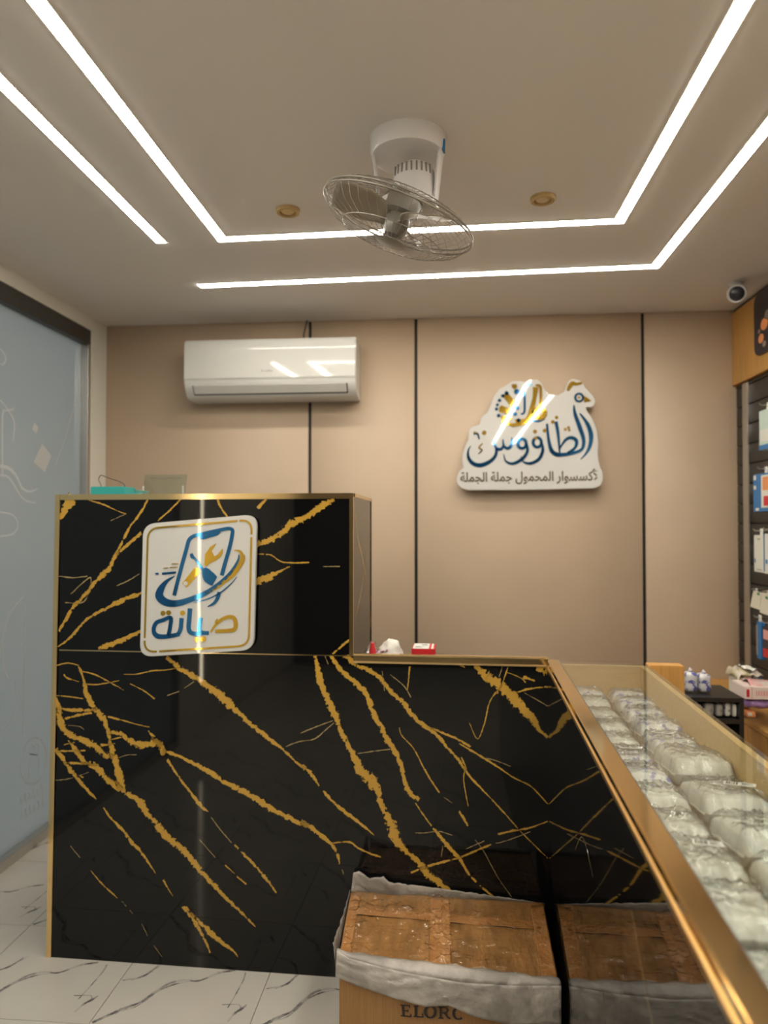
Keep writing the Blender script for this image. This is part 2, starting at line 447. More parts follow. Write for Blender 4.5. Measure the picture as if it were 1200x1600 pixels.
for k in range(6):   # two short handwritten lines under the oval
    x0 = 31 + k * 6.5
    etch_lines.append([(x0, 1258 - k * 3.5, 1.6), (x0 + 2, 1246 - k * 3.5 - (k % 2) * 4, 1.6), (x0 + 4, 1257 - k * 3.5, 1.6), (x0 + 6.5, 1254 - k * 3.8, 1.4)])
    etch_lines.append([(x0 + 2, 1282 - k * 4.2, 1.6), (x0 + 3, 1270 - k * 4 - (k % 3) * 3, 1.6), (x0 + 5, 1280 - k * 4.2, 1.6), (x0 + 7, 1277 - k * 4.4, 1.4)])
for ln in etch_lines:
    pp = spline(ln, 3)
    p3 = [onx(x, y, PX) for x, y, w in pp]
    etch.stroke([(p, pp[i][2] * 0.0019) for i, p in enumerate(p3)], Vector((1, 0, 0)), 0.0006)
for poly in ([(66, 693), (80, 712), (70, 738), (52, 722)], [(54, 660), (60, 668), (56, 678), (50, 670)]):
    etch.prism([onx(x, y, PX) + Vector((0.0006, 0, 0)) for x, y in poly], (-0.0006, 0, 0))
etch.build('engraving', M['etch'], pane)
# slim vertical light on the wall by the entrance, past the glass
vl = empty('vertical_light', (XL, -0.25, 0.35), 'slim vertical light bar on the white wall past the frosted glass', 'light')
MB().box((XL, -0.285, 0.35), (XL + 0.018, -0.235, 2.45)).build('housing', M['alu'], vl)
MB().box((XL + 0.018, -0.278, 0.36), (XL + 0.022, -0.242, 2.44)).build('diffuser', mat('bar_diffuser', (1.0, 0.86, 0.62), 0.4, emit=13.0), vl)

# ------------------------------------------------------------------ ceiling light lines
def led_run(path, label):
    w, rim = 0.038, 0.004
    root = empty('led_strip_light', (path[0][0], path[0][1], ZC), label, 'light', 'recessed light lines in the ceiling')
    P = [Vector((x, y, 0)) for x, y in path]

    def side(off):
        out = []
        for i, p in enumerate(P):
            ds = []
            if i > 0: ds.append((P[i] - P[i - 1]).normalized())
            if i < len(P) - 1: ds.append((P[i + 1] - P[i]).normalized())
            ns = [Vector((-d.y, d.x, 0)) for d in ds]
            b = sum(ns, Vector()).normalized(); out.append(p + b * (off / max(0.3, b.dot(ns[0]))))
        return out
    for nm, a, b, z0, z1, mt in (('diffuser', -w / 2, w / 2, -0.0042, 0.0, M['led']), ('rim', w / 2, w / 2 + rim, -0.003, 0, M['white_wall']), ('rim', -w / 2 - rim, -w / 2, -0.003, 0, M['white_wall'])):
        A, B = side(a), side(b); mb = MB()
        for i in range(len(P) - 1):
            q = [A[i], A[i + 1], B[i + 1], B[i]]
            mb.hexa([p + Vector((0, 0, ZC + z0)) for p in q] + [p + Vector((0, 0, ZC + z1)) for p in q])
        mb.build(nm, mt, root)


pI0, pI1 = onz(347, 373, ZC), onz(968, 344, ZC)
pO0, pO1 = onz(312, 446, ZC), onz(1024, 415, ZC)
pL = onz(252, 378, ZC)
led_run([(-0.862, -2.2), (pI0.x, pI0.y), (pI1.x, pI1.y), (0.634, -2.2)], 'inner U-shaped line of white light passing behind the ceiling fan')
led_run([(-1.112, -2.2), (pL.x, pL.y)], 'straight white light line in the ceiling beside the frosted glass wall')
led_run([(pO0.x, pO0.y), (pO1.x, pO1.y), (0.897, -2.2)], 'outer L-shaped line of white light closest to the beige back wall')

# ------------------------------------------------------------------ downlights and camera on the ceiling
for (px, py), lb in (((450, 328), 'small gold ceiling downlight on the air conditioner side of the fan'), ((848, 309), 'small gold ceiling downlight above the peacock sign')):
    c = onz(px, py, ZC)
    r = empty('ceiling_downlight', c, lb, 'light', 'gold downlights in the ceiling')
    MB().lathe([(0.026, 0.0), (0.030, -0.012), (0.040, -0.012), (0.043, -0.004), (0.043, 0.0)], lambda x, y, z: c + Vector((x, y, z)), 28).build('bezel', M['gold_satin'], r, smooth=True)
    MB().lathe([(0.027, -0.002), (0.020, -0.009), (0.0001, -0.010)], lambda x, y, z: c + Vector((x, y, z)), 24).build('lens', M['wood_pale'], r, smooth=True)
cc = onz(1150, 443, ZC)
r = empty('security_camera', cc, 'small white security camera with black lens in the ceiling corner', 'camera')
MB().lathe([(0.034, 0), (0.034, -0.012), (0.026, -0.018), (0.014, -0.022)], lambda x, y, z: cc + Vector((x, y, z)), 24).build('mount', M['acrylic'], r, smooth=True)
ax = (EYE + Vector((0, 0.6, -0.2)) - cc).normalized(); bx_ = ax.cross(Vector((0, 0, 1))).normalized(); by_ = ax.cross(bx_)
ch = cc + Vector((-0.006, -0.03, -0.052))
fr = lambda x, y, z: ch + bx_ * x + by_ * y + ax * z
MB().lathe([(0.001, -0.055), (0.022, -0.052), (0.036, -0.04), (0.042, 0.0), (0.042, 0.03), (0.037, 0.036), (0.032, 0.034)], fr, 28).build('housing', M['acrylic'], r, smooth=True)
MB().lathe([(0.033, 0.030), (0.032, 0.037), (0.024, 0.044), (0.0005, 0.050)], fr, 28).build('lens', M['navy'], r, smooth=True)

# ------------------------------------------------------------------ orbit fan
fc = onz(637, 219, ZC)
fan = empty('ceiling_fan', fc, 'white ceiling orbit fan with round wire cage tilted to one side', 'fan')
frf = lambda x, y, z: fc + Vector((x, y, z))
MB().lathe([(0.112, 0.0), (0.110, -0.012), (0.107, -0.044), (0.104, -0.050), (0.095, -0.052)], frf, 40).build('canopy', M['fan_white'], fan, smooth=True)
for sg, wd in ((-1, 0.03), (1, 0.045)):
    mb = MB()
    for a in range(8):
        t0 = math.pi / 2 * (1 - sg) + (a - 4) / 8 * wd / 0.05; t1 = math.pi / 2 * (1 - sg) + (a - 3) / 8 * wd / 0.05
        def q(t, rr, z): return frf(rr * math.cos(t), rr * math.sin(t), z)
        mb.hexa([q(t0, .080, -.20), q(t1, .080, -.20), q(t1, .086, -.20), q(t0, .086, -.20), q(t0, .098, -.046), q(t1, .098, -.046), q(t1, .104, -.046), q(t0, .104, -.046)])
    mb.build('bracket_arm', M['fan_white'], fan, smooth=True)
MB().lathe([(0.060, -0.186), (0.088, -0.188), (0.090, -0.198), (0.086, -0.208), (0.050, -0.210)], frf, 36).build('swivel_ring', M['fan_white'], fan, smooth=True)
# motor housing inside the bracket
mo = MB().lathe([(0.001, -0.075), (0.040, -0.078), (0.058, -0.095), (0.062, -0.13), (0.066, -0.185), (0.030, -0.19)], lambda x, y, z: frf(x + 0.018, y, z), 28).build('motor_housing', M['fan_white'], fan, smooth=True)
for k in range(9):
    t = R(-150 + k * 14)
    MB().box((-0.002, -0.0025, -0.118), (0.002, 0.0025, -0.092), lambda x, y, z: frf(0.018 + (0.0595 + x) * math.cos(t) - y * math.sin(t), (0.0595 + x) * math.sin(t) + y * math.cos(t), z)).build('vent_slot', M['fan_grey'], mo)
MB().box((0.0995, -0.035, -0.05), (0.1085, -0.01, -0.02), frf).build('sticker', M['blue'], fan)
# tilted head
hc = ony(622, 344, fc.y - 0.04)
rot = Matrix.Rotation(R(20), 3, 'Y') @ Matrix.Rotation(R(4), 3, 'X')
frh = lambda x, y, z: hc + rot @ Vector((x, y, z))
MB().lathe([(0.001, 0.075), (0.045, 0.072), (0.054, 0.05), (0.052, 0.02), (0.03, 0.012)], frh, 28).build('motor_cap', M['fan_grey'], fan, smooth=True)
MB().tube([frf(0, 0, -0.205), frh(0, 0, 0.06)], 0.02, 12).build('neck', M['fan_white'], fan, smooth=True)
MB().lathe([(0.03, 0.02), (0.036, 0.0), (0.034, -0.03), (0.026, -0.045), (0.001, -0.05)], frh, 24).build('hub', M['fan_grey'], fan, smooth=True)
RC = 0.222
cage = MB()
for rr, z in ((RC, 0.0), (RC * 0.985, 0.012), (0.150, -0.052), (0.150, 0.046), (0.045, -0.066), (0.055, 0.060)):
    cage.tube([frh(rr * math.cos(t), rr * math.sin(t), z) for t in [k * 2 * math.pi / 64 for k in range(64)]], 0.0030 if rr > 0.2 else 0.0014, 6, closed=True)
for k in range(44):
    t = 2 * math.pi * k / 44
    for sg, zz in ((-1, -0.066), (1, 0.060)):
        cage.tube([frh(q_ * math.cos(t), q_ * math.sin(t), z_ * zz) for q_, z_ in ((0.045, 1.0), (0.10, 0.95), (0.15, 0.79), (0.195, 0.48), (RC, 0.0))], 0.00085, 4, cap=False)
cage.build('wire_cage', M['fan_wire'], fan, smooth=True)
MB().lathe([(0.046, -0.066), (0.04, -0.070), (0.001, -0.072)], frh, 24).build('cage_badge', M['fan_grey'], fan, smooth=True)
for k in range(3):
    a0 = 2 * math.pi * k / 3 + R(196)
    def bl(u, v):
        rr = 0.03 + 0.165 * u; wd = 0.42 + 0.75 * math.sin(math.pi * min(1, u * 0.85 + 0.12))
        t = a0 + (v - 0.5) * wd * (1.0 if u > 0.12 else 1.5)
        return frh(rr * math.cos(t), rr * math.sin(t), 0.004 + (v - 0.5) * 0.045)
    MB().grid(bl, 10, 8).build('blade', M['blade'], fan, smooth=True, solid=0.003, fixn=False)

# ------------------------------------------------------------------ air conditioner
YA = 3.57
aL, aR = ony(287, 560, YA).x, ony(556, 560, YA).x
zt, zp, zb = ony(420, 528, YA).z, ony(420, 593, YA).z, ony(420, 621, YA + 0.03).z
ac = empty('air_conditioner', ((aL + aR) / 2, D, zb), 'white split air conditioner mounted high on the beige wall', 'air conditioner')
prof = [(D, zt - 0.01), (D - 0.03, zt), (YA + 0.03, zt), (YA + 0.008, zt - 0.006), (YA + 0.003, zt - 0.03), (YA + 0.002, zp), (YA + 0.012, zp - 0.03), (YA + 0.045, zb + 0.012), (YA + 0.07, zb), (D, zb)]
MB().prism([(aL, y, z) for y, z in prof], (aR - aL, 0, 0)).build('body', M['ac'], ac, bevel=0.004)
pf = [(YA + 0.03, zt + 0.001), (YA + 0.012, zt - 0.002), (YA + 0.001, zt - 0.018), (YA - 0.004, zt - 0.06), (YA - 0.004, zp + 0.008), (YA + 0.002, zp + 0.002), (YA + 0.010, zp + 0.002), (YA + 0.012, zt - 0.03)]
MB().prism([(aL + 0.002, y, z) for y, z in pf], (aR - aL - 0.004, 0, 0)).build('front_panel', M['ac'], ac, bevel=0.003)
dv = Vector((0, 0.045 - 0.012, (zb + 0.012) - (zp - 0.03))).normalized()
b0 = Vector((0, YA + 0.003, zp - 0.004))
def lv(x, u, o):   # slanted louver plane: u down the slope, o out of it
    nrm = Vector((0, -dv.z, dv.y)); nrm = nrm if nrm.y < 0 else -nrm
    return Vector((x, 0, 0)) + Vector((0, YA + 0.010, zp - 0.026)) + dv * u + nrm * o
MB().hexa([lv(aL + .045, -.004, .0005), lv(aR - .045, -.004, .0005), lv(aR - .045, .052, .0005), lv(aL + .045, .052, .0005), lv(aL + .045, -.004, .002), lv(aR - .045, -.004, .002), lv(aR - .045, .052, .002), lv(aL + .045, .052, .002)]).build('air_outlet', M['dark'], ac)
MB().hexa([lv(aL + .05, -.006, .002), lv(aR - .05, -.006, .002), lv(aR - .05, .044, .002), lv(aL + .05, .044, .002), lv(aL + .05, -.006, .008), lv(aR - .05, -.006, .008), lv(aR - .05, .044, .008), lv(aL + .05, .044, .008)]).build('louver', M['ac_grey'], ac, bevel=0.002)
mk = MB(); x0 = ony(409, 579, YA).x; zq = ony(409, 581, YA).z
for k in range(7): mk.box((x0 + k * 0.0085, YA - 0.0046, zq), (x0 + k * 0.0085 + (0.006 if k != 1 else 0.003), YA - 0.0038, zq + (0.010 if k in (0, 4) else 0.007)))
mk.build('printed_mark', M['grey_text'], ac)
MB().tube([(ony(476, 528, 3.74).x, 3.745, zt - 0.02), (ony(474, 512, 3.74).x, 3.75, zt + 0.06), (ony(479, 500, 3.74).x, 3.755, ZC)], 0.004, 6).build('drain_line', M['wire'], ac)

# ------------------------------------------------------------------ peacock sign on the wall
YS = 3.70
NS = Vector((0, -1, 0))
def K2(x, y, Y=YS): return ony(690 + x / 4.2857, 570 + y / 4.2857, Y)
pk = empty('shop_sign', K2(590, 835), 'white cut-out peacock sign with blue and gold Arabic lettering on beige wall', 'sign')
outl = [(100, 760), (106, 795), (132, 826), (175, 840), (400, 840), (600, 838), (1020, 828), (1058, 812), (1080, 775), (1080, 722), (1064, 690), (1050, 640), (1045, 590), (1050, 520), (1042, 440), (1012, 365), (978, 315), (966, 286), (1000, 286), (1024, 268), (1030, 235), (1014, 205), (985, 175), (960, 148), (945, 120), (918, 103), (880, 92), (852, 106), (836, 140), (820, 182), (780, 204), (722, 198), (690, 168), (668, 122), (640, 98), (590, 100), (558, 116), (520, 108), (472, 110), (430, 138), (388, 162), (350, 210), (330, 270), (308, 320), (266, 350), (254, 400), (202, 415), (182, 440), (180, 500), (156, 550), (140, 600), (140, 650), (146, 690), (118, 715)]
MB().prism([K2(x, y) for x, y in outl], (0, 0.032, 0)).build('board', M['acrylic'], pk, bevel=0.003)
for x, y in ((300, 780), (880, 780), (620, 300)):
    p = K2(x, y); MB().tube([(p.x, YS + 0.03, p.z), (p.x, D, p.z)], 0.012, 10).build('standoff', M['alu'], pk)
def strokes(lines, mp, sc, n, th, step, base=0.0, wmul=1.0):
    mb = MB()
    for ln in lines:
        pp = spline(ln, step)
        mb.stroke([(mp(x, y), max(w, 1.5) * sc * wmul) for x, y, w in pp], n, th, base=base)
    return mb
def ringpts(cx, cy, rx, ry, w, n=24, a0=0, a1=360):
    return [(cx + rx * math.cos(R(a0 + (a1 - a0) * k / n)), cy + ry * math.sin(R(a0 + (a1 - a0) * k / n)), w) for k in range(n + 1)]
sc2 = 3.70 / F / 4.2857 * 1.0
script = [
    [(885, 270, 6), (893, 330, 22), (925, 420, 28), (950, 500, 24), (942, 560, 20), (900, 585, 20), (830, 600, 24), (770, 600, 28), (735, 572, 26), (716, 500, 18), (705, 395, 14)],
    [(925, 325, 8), (975, 395, 24), (1000, 470, 30), (992, 545, 22), (962, 600, 12), (930, 632, 3)],
    [(787, 566, 8), (830, 503, 18), (870, 488, 22), (902, 510, 24), (893, 555, 18), (845, 592, 20)],
    [(765, 380, 22), (778, 450, 20), (785, 520, 15), (790, 592, 10)],
    ringpts(640, 520, 28, 32, 20, 20),
    [(668, 520, 16), (677, 575, 20), (650, 632, 22), (595, 660, 20), (545, 648, 10), (530, 612, 3)],
    ringpts(538, 528, 28, 32, 20, 20),
    [(568, 530, 16), (574, 580, 20), (540, 630, 22), (478, 662, 18), (430, 645, 12), (415, 598, 3)],
    [(470, 485, 6), (466, 540, 20), (440, 560, 22), (416, 542, 16), (410, 498, 6)],
    [(414, 540, 14), (398, 564, 22), (366, 558, 20), (345, 505, 6)],
    [(368, 558, 18), (360, 608, 20), (322, 648, 24), (262, 672, 28), (212, 662, 26), (180, 622, 20), (178, 575, 10), (196, 542, 3)],
    [(215, 465, 12), (240, 462, 14), (252, 500, 8)],
]
strokes(script, K2, sc2, NS, 0.003, 8).build('calligraphy', M['m_blue'], pk, smooth=True)
head = MB()
head.stroke([(K2(x, y), w * sc2) for x, y, w in ringpts(920, 220, 26, 26, 14)[:-1]], NS, 0.003, closed=True)
head.build('peacock_eye', M['m_blue'], pk)
g = MB()
g.prism([K2(*q, YS - 0.003) for q in ((950, 205), (985, 225), (1002, 242), (955, 252))], (0, 0.003, 0))
g.stroke([(K2(x, y), w * sc2) for x, y, w in spline([(845, 175, 14), (855, 150, 26), (875, 125, 30), (900, 130, 20), (940, 122, 14)], 6)], NS, 0.003)
g.stroke([(K2(x, y), w * sc2) for x, y, w in spline([(912, 220, 10), (928, 220, 10)], 4)], NS, 0.003)
g.build('peacock_beak_and_crest', M['m_gold'], pk)
tail = MB()
for quad in ([(405, 205), (440, 185), (500, 250), (470, 285)], [(385, 285), (400, 270), (470, 300), (455, 330), (385, 315)], [(395, 340), (460, 345), (470, 365), (405, 375)], [(490, 365), (555, 362), (570, 385), (500, 395)], [(470, 130), (500, 128), (508, 150), (488, 165), (470, 150)]):
    tail.prism([K2(*q, YS - 0.003) for q in quad], (0, 0.003, 0))
tail.build('gold_feather', M['m_gold'], pk)
for cx, cy, rr in ((435, 190, 14), (410, 208, 12), (388, 238, 12), (374, 268, 10), (368, 296, 11), (382, 340, 12), (503, 180, 18), (508, 290, 13), (492, 330, 13), (515, 372, 14), (480, 405, 12)):
    MB().prism([K2(cx + rr * math.cos(t), cy + rr * math.sin(t), YS - 0.003) for t in [k * math.pi / 6 for k in range(12)]], (0, 0.003, 0)).build('blue_feather_spot', M['m_blue'], pk)
strokes([[(600, 128, 12), (560, 145, 14), (553, 160, 14), (555, 240, 14), (553, 318, 14), (530, 330, 10)], [(600, 372, 6), (650, 378, 14), (690, 360, 10)]], K2, sc2, NS, 0.003, 8).build('phone_outline', M['m_blue'], pk)
strokes([[(630, 138, 14), (660, 145, 18), (664, 200, 18), (662, 290, 18)], ringpts(655, 325, 36, 30, 32, 20), [(400, 380, 6), (470, 402, 22), (540, 392, 26), (580, 355, 30), (600, 310, 34), (622, 220, 26), (630, 150, 40)]], K2, sc2, NS, 0.0032, 8).build('gold_swirl', M['m_gold'], pk)
for cx, cy, rr in ((625, 447, 13), (690, 440, 13), (630, 490, 11), (828, 432, 10), (850, 420, 10), (855, 438, 8), (285, 455, 15), (222, 455, 9), (745, 382, 13), (770, 352, 12)):
    MB().prism([K2(cx + rr * math.cos(t), cy + rr * math.sin(t), YS - 0.0032) for t in [k * math.pi / 5 for k in range(10)]], (0, 0.0032, 0)).build('gold_dot', M['m_gold'], pk)
dots = MB().stroke([(K2(x, y), w * sc2) for x, y, w in spline([(275, 525, 6), (250, 555, 10), (270, 572, 10), (245, 598, 5)], 5)], NS, 0.003)
dots.build('gold_accent', M['m_gold'], pk)


def shape_arabic(s):
    Fm = {'ا': 'ﺍﺎ', 'ل': 'ﻝﻞﻟﻠ', 'ك': 'ﻙﻚﻛﻜ', 'س': 'ﺱﺲﺳﺴ', 'و': 'ﻭﻮ', 'ر': 'ﺭﺮ', 'م': 'ﻡﻢﻣﻤ', 'ح': 'ﺡﺢﺣﺤ', 'ج': 'ﺝﺞﺟﺠ', 'ة': 'ﺓﺔ', 'ﻷ': 'ﻷﻸ'}
    s = s.replace('لأ', 'ﻷ'); out = []
    for i, c in enumerate(s):
        if c not in Fm: out.append(c); continue
        pj = i > 0 and len(Fm.get(s[i - 1], '')) == 4; nj = i + 1 < len(s) and s[i + 1] in Fm and len(Fm[c]) == 4
        out.append(Fm[c][3 if pj and nj else 1 if pj else 2 if nj else 0])
    return ''.join(reversed(out))


tg = MB(); c0 = K2(125, 805, YS); c1 = K2(1055, 795, YS)
text_on(tg, shape_arabic('لأكسسوار المحمول جملة الجملة'), c0, (c1 - c0).normalized(), Vector((0, 0, 1)), (c1 - c0).length, 98 * sc2, NS, 0.0008)
M['tagline'] = mat('bronze_mirror', (0.16, 0.12, 0.07), 0.2, 0.5)
tg.build('tagline', M['tagline'], pk, solid=0.0012, fixn=False)

# ------------------------------------------------------------------ reception counter
A0, B0 = onz(72, 1495, 0), onz(525, 1527, 0)
U = (B0 - A0).normalized(); W = Vector((-U.y, U.x, 0)); NF = -W      # along the front, away from the viewer, towards the viewer
C0 = onpl(856.5, 1200, A0, NF); C0.z = 0
def cf(s, t, z): return C0 + U * s + W * t + Vector((0, 0, z))
def onfront(x, y, off=0.0): return onpl(x, y, C0 + NF * off, NF)
def sof(x, y): return (onfront(x, y) - C0).dot(U)
sL0, sL1, sT = (A0 - C0).dot(U), sof(87, 773), -0.632
ZJ, ZL, ZT = 1.053, 1.032, 1.592
rc = empty('reception_counter', cf((sL0) / 2, 0.2, 0), 'black and gold marble reception counter with raised block and gold edging', 'counter')
# carcass behind the stone sheets
kb = MB()
kb.box((sL0 + 0.02, 0.014, 0.0), (sT - 0.014, 0.47, ZT - 0.01), cf)
kb.box((sT - 0.014, 0.014, 0.0), (-0.001, 0.17, 1.018), cf)
kb.box((sT - 0.014, 0.17, 0.72), (-0.001, 0.47, 0.745), cf)
kb.build('carcass', M['blackmetal'], rc)
lo_ = MB()
lo_.prism([cf(sL0 + 0.018, 0, 0.0), cf(0.012, 0, 0.0), cf(0.012, 0, ZL), cf(sT, 0, ZL), cf(sT, 0, ZJ - 0.002), cf(sL1 + 0.019, 0, ZJ - 0.002)], W * 0.014)
lower = lo_.build('lower_front_panel', M['black'], rc)
upper = MB().prism([cf(sL1 + 0.019, 0, ZJ + 0.001), cf(sT - 0.012, 0, ZJ + 0.001), cf(sT - 0.012, 0, ZT - 0.018), cf(sL1 + 0.018, 0, ZT - 0.018)], W * 0.014).build('upper_front_panel', M['black'], rc)
sidep = MB().box((sT - 0.014, 0.014, 1.02), (sT, 0.47, ZT - 0.012), cf).build('block_side_panel', M['black'], rc)
MB().box((sL1 + 0.02, 0.012, ZT - 0.012), (sT - 0.014, 0.47, ZT - 0.004), cf).build('block_top', M['black'], rc)
MB().box((sT, 0.012, 1.018), (-0.001, 0.18, 1.026), cf).build('ledge', M['black'], rc)
MB().box((sT, 0.185, 0.745), (-0.001, 0.47, 0.76), cf).build('desk_top', M['wood_pale'], rc)
gt = M['gold']
MB().hexa([cf(sL0, -.004, 0), cf(sL0 + .019, -.004, 0), cf(sL0 + .019, .02, 0), cf(sL0, .02, 0), cf(sL1, -.004, ZT), cf(sL1 + .018, -.004, ZT), cf(sL1 + .018, .02, ZT), cf(sL1, .02, ZT)]).build('corner_trim', gt, rc, bevel=0.0015)
MB().box((sL1 + .018, -.004, ZT - .019), (sT + 0.001, .02, ZT), cf).build('top_trim', gt, rc, bevel=0.0015)
MB().box((sT - .012, -.004, ZJ), (sT + 0.001, .014, ZT - .019), cf).build('corner_trim', gt, rc, bevel=0.0015)
MB().box((sL1 + .019, -.001, ZJ - .002), (sT, .012, ZJ + .001), cf).build('joint_trim', gt, rc)
MB().box((sT - .006, .02, ZT - .012), (sT + .004, .47, ZT), cf).build('side_top_trim', gt, rc, bevel=0.001)
MB().box((sT - .006, .462, 1.026), (sT + .003, .472, ZT - .012), cf).build('back_corner_trim', gt, rc, bevel=0.001)
MB().box((sT + .002, -.005, ZL), (0.0, .018, 1.060), cf).build('ledge_trim', gt, rc, bevel=0.0015)
MB().box((sT + .002, -.0075, ZL - .001), (-0.0, -.004, ZL + .004), cf).build('ledge_bead', M['bead'], rc)
MB().box((sT + .002, -.0070, 1.0545), (-0.0, -.004, 1.0605), cf).build('ledge_bead', M['bead'], rc, bevel=0.001)

# printed veins, traced on the stone
LV = [
    [(130, 65, 10), (150, 120, 14), (165, 190, 26), (200, 255, 28), (240, 300, 30), (262, 350, 22), (275, 410, 16), (295, 490, 34), (315, 560, 34), (330, 620, 40), (350, 655, 24), (395, 680, 20), (425, 715, 40), (450, 755, 24), (480, 785, 20), (510, 825, 40), (570, 885, 34), (630, 935, 32), (680, 995, 28), (720, 1045, 22), (780, 1105, 20), (850, 1180, 16), (920, 1245, 14), (958, 1285, 5)],
    [(22, 205, 8), (35, 260, 24), (45, 320, 34), (75, 375, 34), (140, 405, 26), (200, 435, 34), (245, 475, 28), (295, 490, 20)],
    [(30, 260, 10), (100, 268, 16), (180, 268, 16), (215, 260, 10)], [(60, 310, 10), (120, 295, 14), (190, 280, 12)],
    [(270, 375, 14), (330, 380, 22), (370, 415, 26), (430, 430, 34), (490, 420, 40), (520, 450, 36), (520, 480, 18)],
    [(455, 365, 4), (480, 395, 20), (515, 440, 20)],
    [(520, 460, 24), (590, 480, 14), (640, 505, 16), (700, 535, 22), (760, 570, 24), (800, 600, 16), (840, 620, 24), (900, 650, 28), (970, 690, 26), (1030, 730, 24), (1100, 765, 26), (1160, 795, 20), (1210, 815, 16)],
    [(545, 500, 14), (590, 570, 12), (650, 650, 14), (700, 715, 20), (735, 745, 8)], [(750, 770, 4), (790, 825, 6), (845, 890, 7)], [(860, 900, 10), (878, 918, 14)], [(890, 932, 10), (905, 948, 16), (945, 985, 14), (1000, 1050, 16), (1055, 1125, 8)],
    [(540, 20, 18), (600, 70, 22), (660, 105, 26), (720, 145, 26), (790, 200, 40), (830, 235, 40), (870, 275, 26), (920, 320, 20), (980, 370, 20), (1030, 410, 20), (1090, 455, 14), (1140, 505, 14), (1190, 548, 14)],
    [(340, 100, 4), (400, 100, 6), (470, 85, 9), (540, 80, 6), (600, 70, 5)],
    [(25, 60, 6), (80, 48, 8), (130, 60, 6)], [(60, 100, 10), (75, 118, 12), (130, 135, 5)], [(130, 85, 5), (200, 100, 8), (270, 135, 9), (340, 175, 7)], [(150, 145, 6), (220, 148, 8), (320, 130, 5)],
    [(370, 145, 4), (430, 175, 8), (485, 215, 10)], [(25, 200, 6), (80, 205, 8), (150, 215, 7)],
    [(245, 725, 8), (280, 775, 14), (330, 825, 14), (380, 890, 16), (430, 945, 14), (490, 1035, 5)], [(525, 1065, 14), (545, 1100, 8), (570, 1140, 4)],
    [(22, 450, 20), (50, 490, 20), (90, 550, 24), (140, 610, 20), (185, 660, 14), (212, 685, 8)],
    [(80, 410, 8), (120, 460, 24), (155, 510, 26), (220, 540, 30), (260, 590, 34), (300, 620, 30), (330, 645, 20)],
    [(22, 460, 14), (90, 460, 9), (160, 458, 10)], [(60, 515, 12), (150, 520, 14), (220, 525, 10)], [(22, 597, 6), (70, 593, 6), (120, 580, 6), (175, 560, 4)], [(270, 410, 6), (330, 395, 9)], [(230, 435, 14), (300, 425, 6)],
    [(265, 300, 14), (330, 315, 9), (400, 335, 6), (460, 348, 5)],
    [(185, 1020, 5), (240, 1085, 9), (295, 1135, 7), (310, 1150, 4)], [(332, 1165, 5), (352, 1188, 5)], [(368, 1205, 4), (382, 1222, 4)], [(90, 905, 4), (135, 960, 6)], [(425, 1270, 3), (452, 1328, 4)], [(480, 1370, 4), (520, 1425, 4)],
    [(620, 1190, 22), (660, 1235, 24), (690, 1290, 16), (720, 1345, 14), (745, 1405, 9)], [(640, 1200, 14), (690, 1255, 14), (740, 1305, 26), (800, 1360, 20), (850, 1395, 14), (875, 1425, 6)],
    [(695, 875, 4), (770, 960, 6)], [(815, 995, 8), (860, 1035, 7)], [(870, 1048, 7), (915, 1085, 9)], [(545, 200, 6), (600, 180, 5)], [(625, 165, 4), (670, 135, 4)], [(1100, 440, 5), (1150, 420, 7), (1200, 410, 6)],
    [(80, 340, 3), (130, 345, 5), (155, 360, 3)], [(300, 500, 4), (350, 480, 5), (400, 478, 4)], [(100, 560, 8), (150, 585, 8)], [(60, 430, 6), (110, 420, 8)],
]
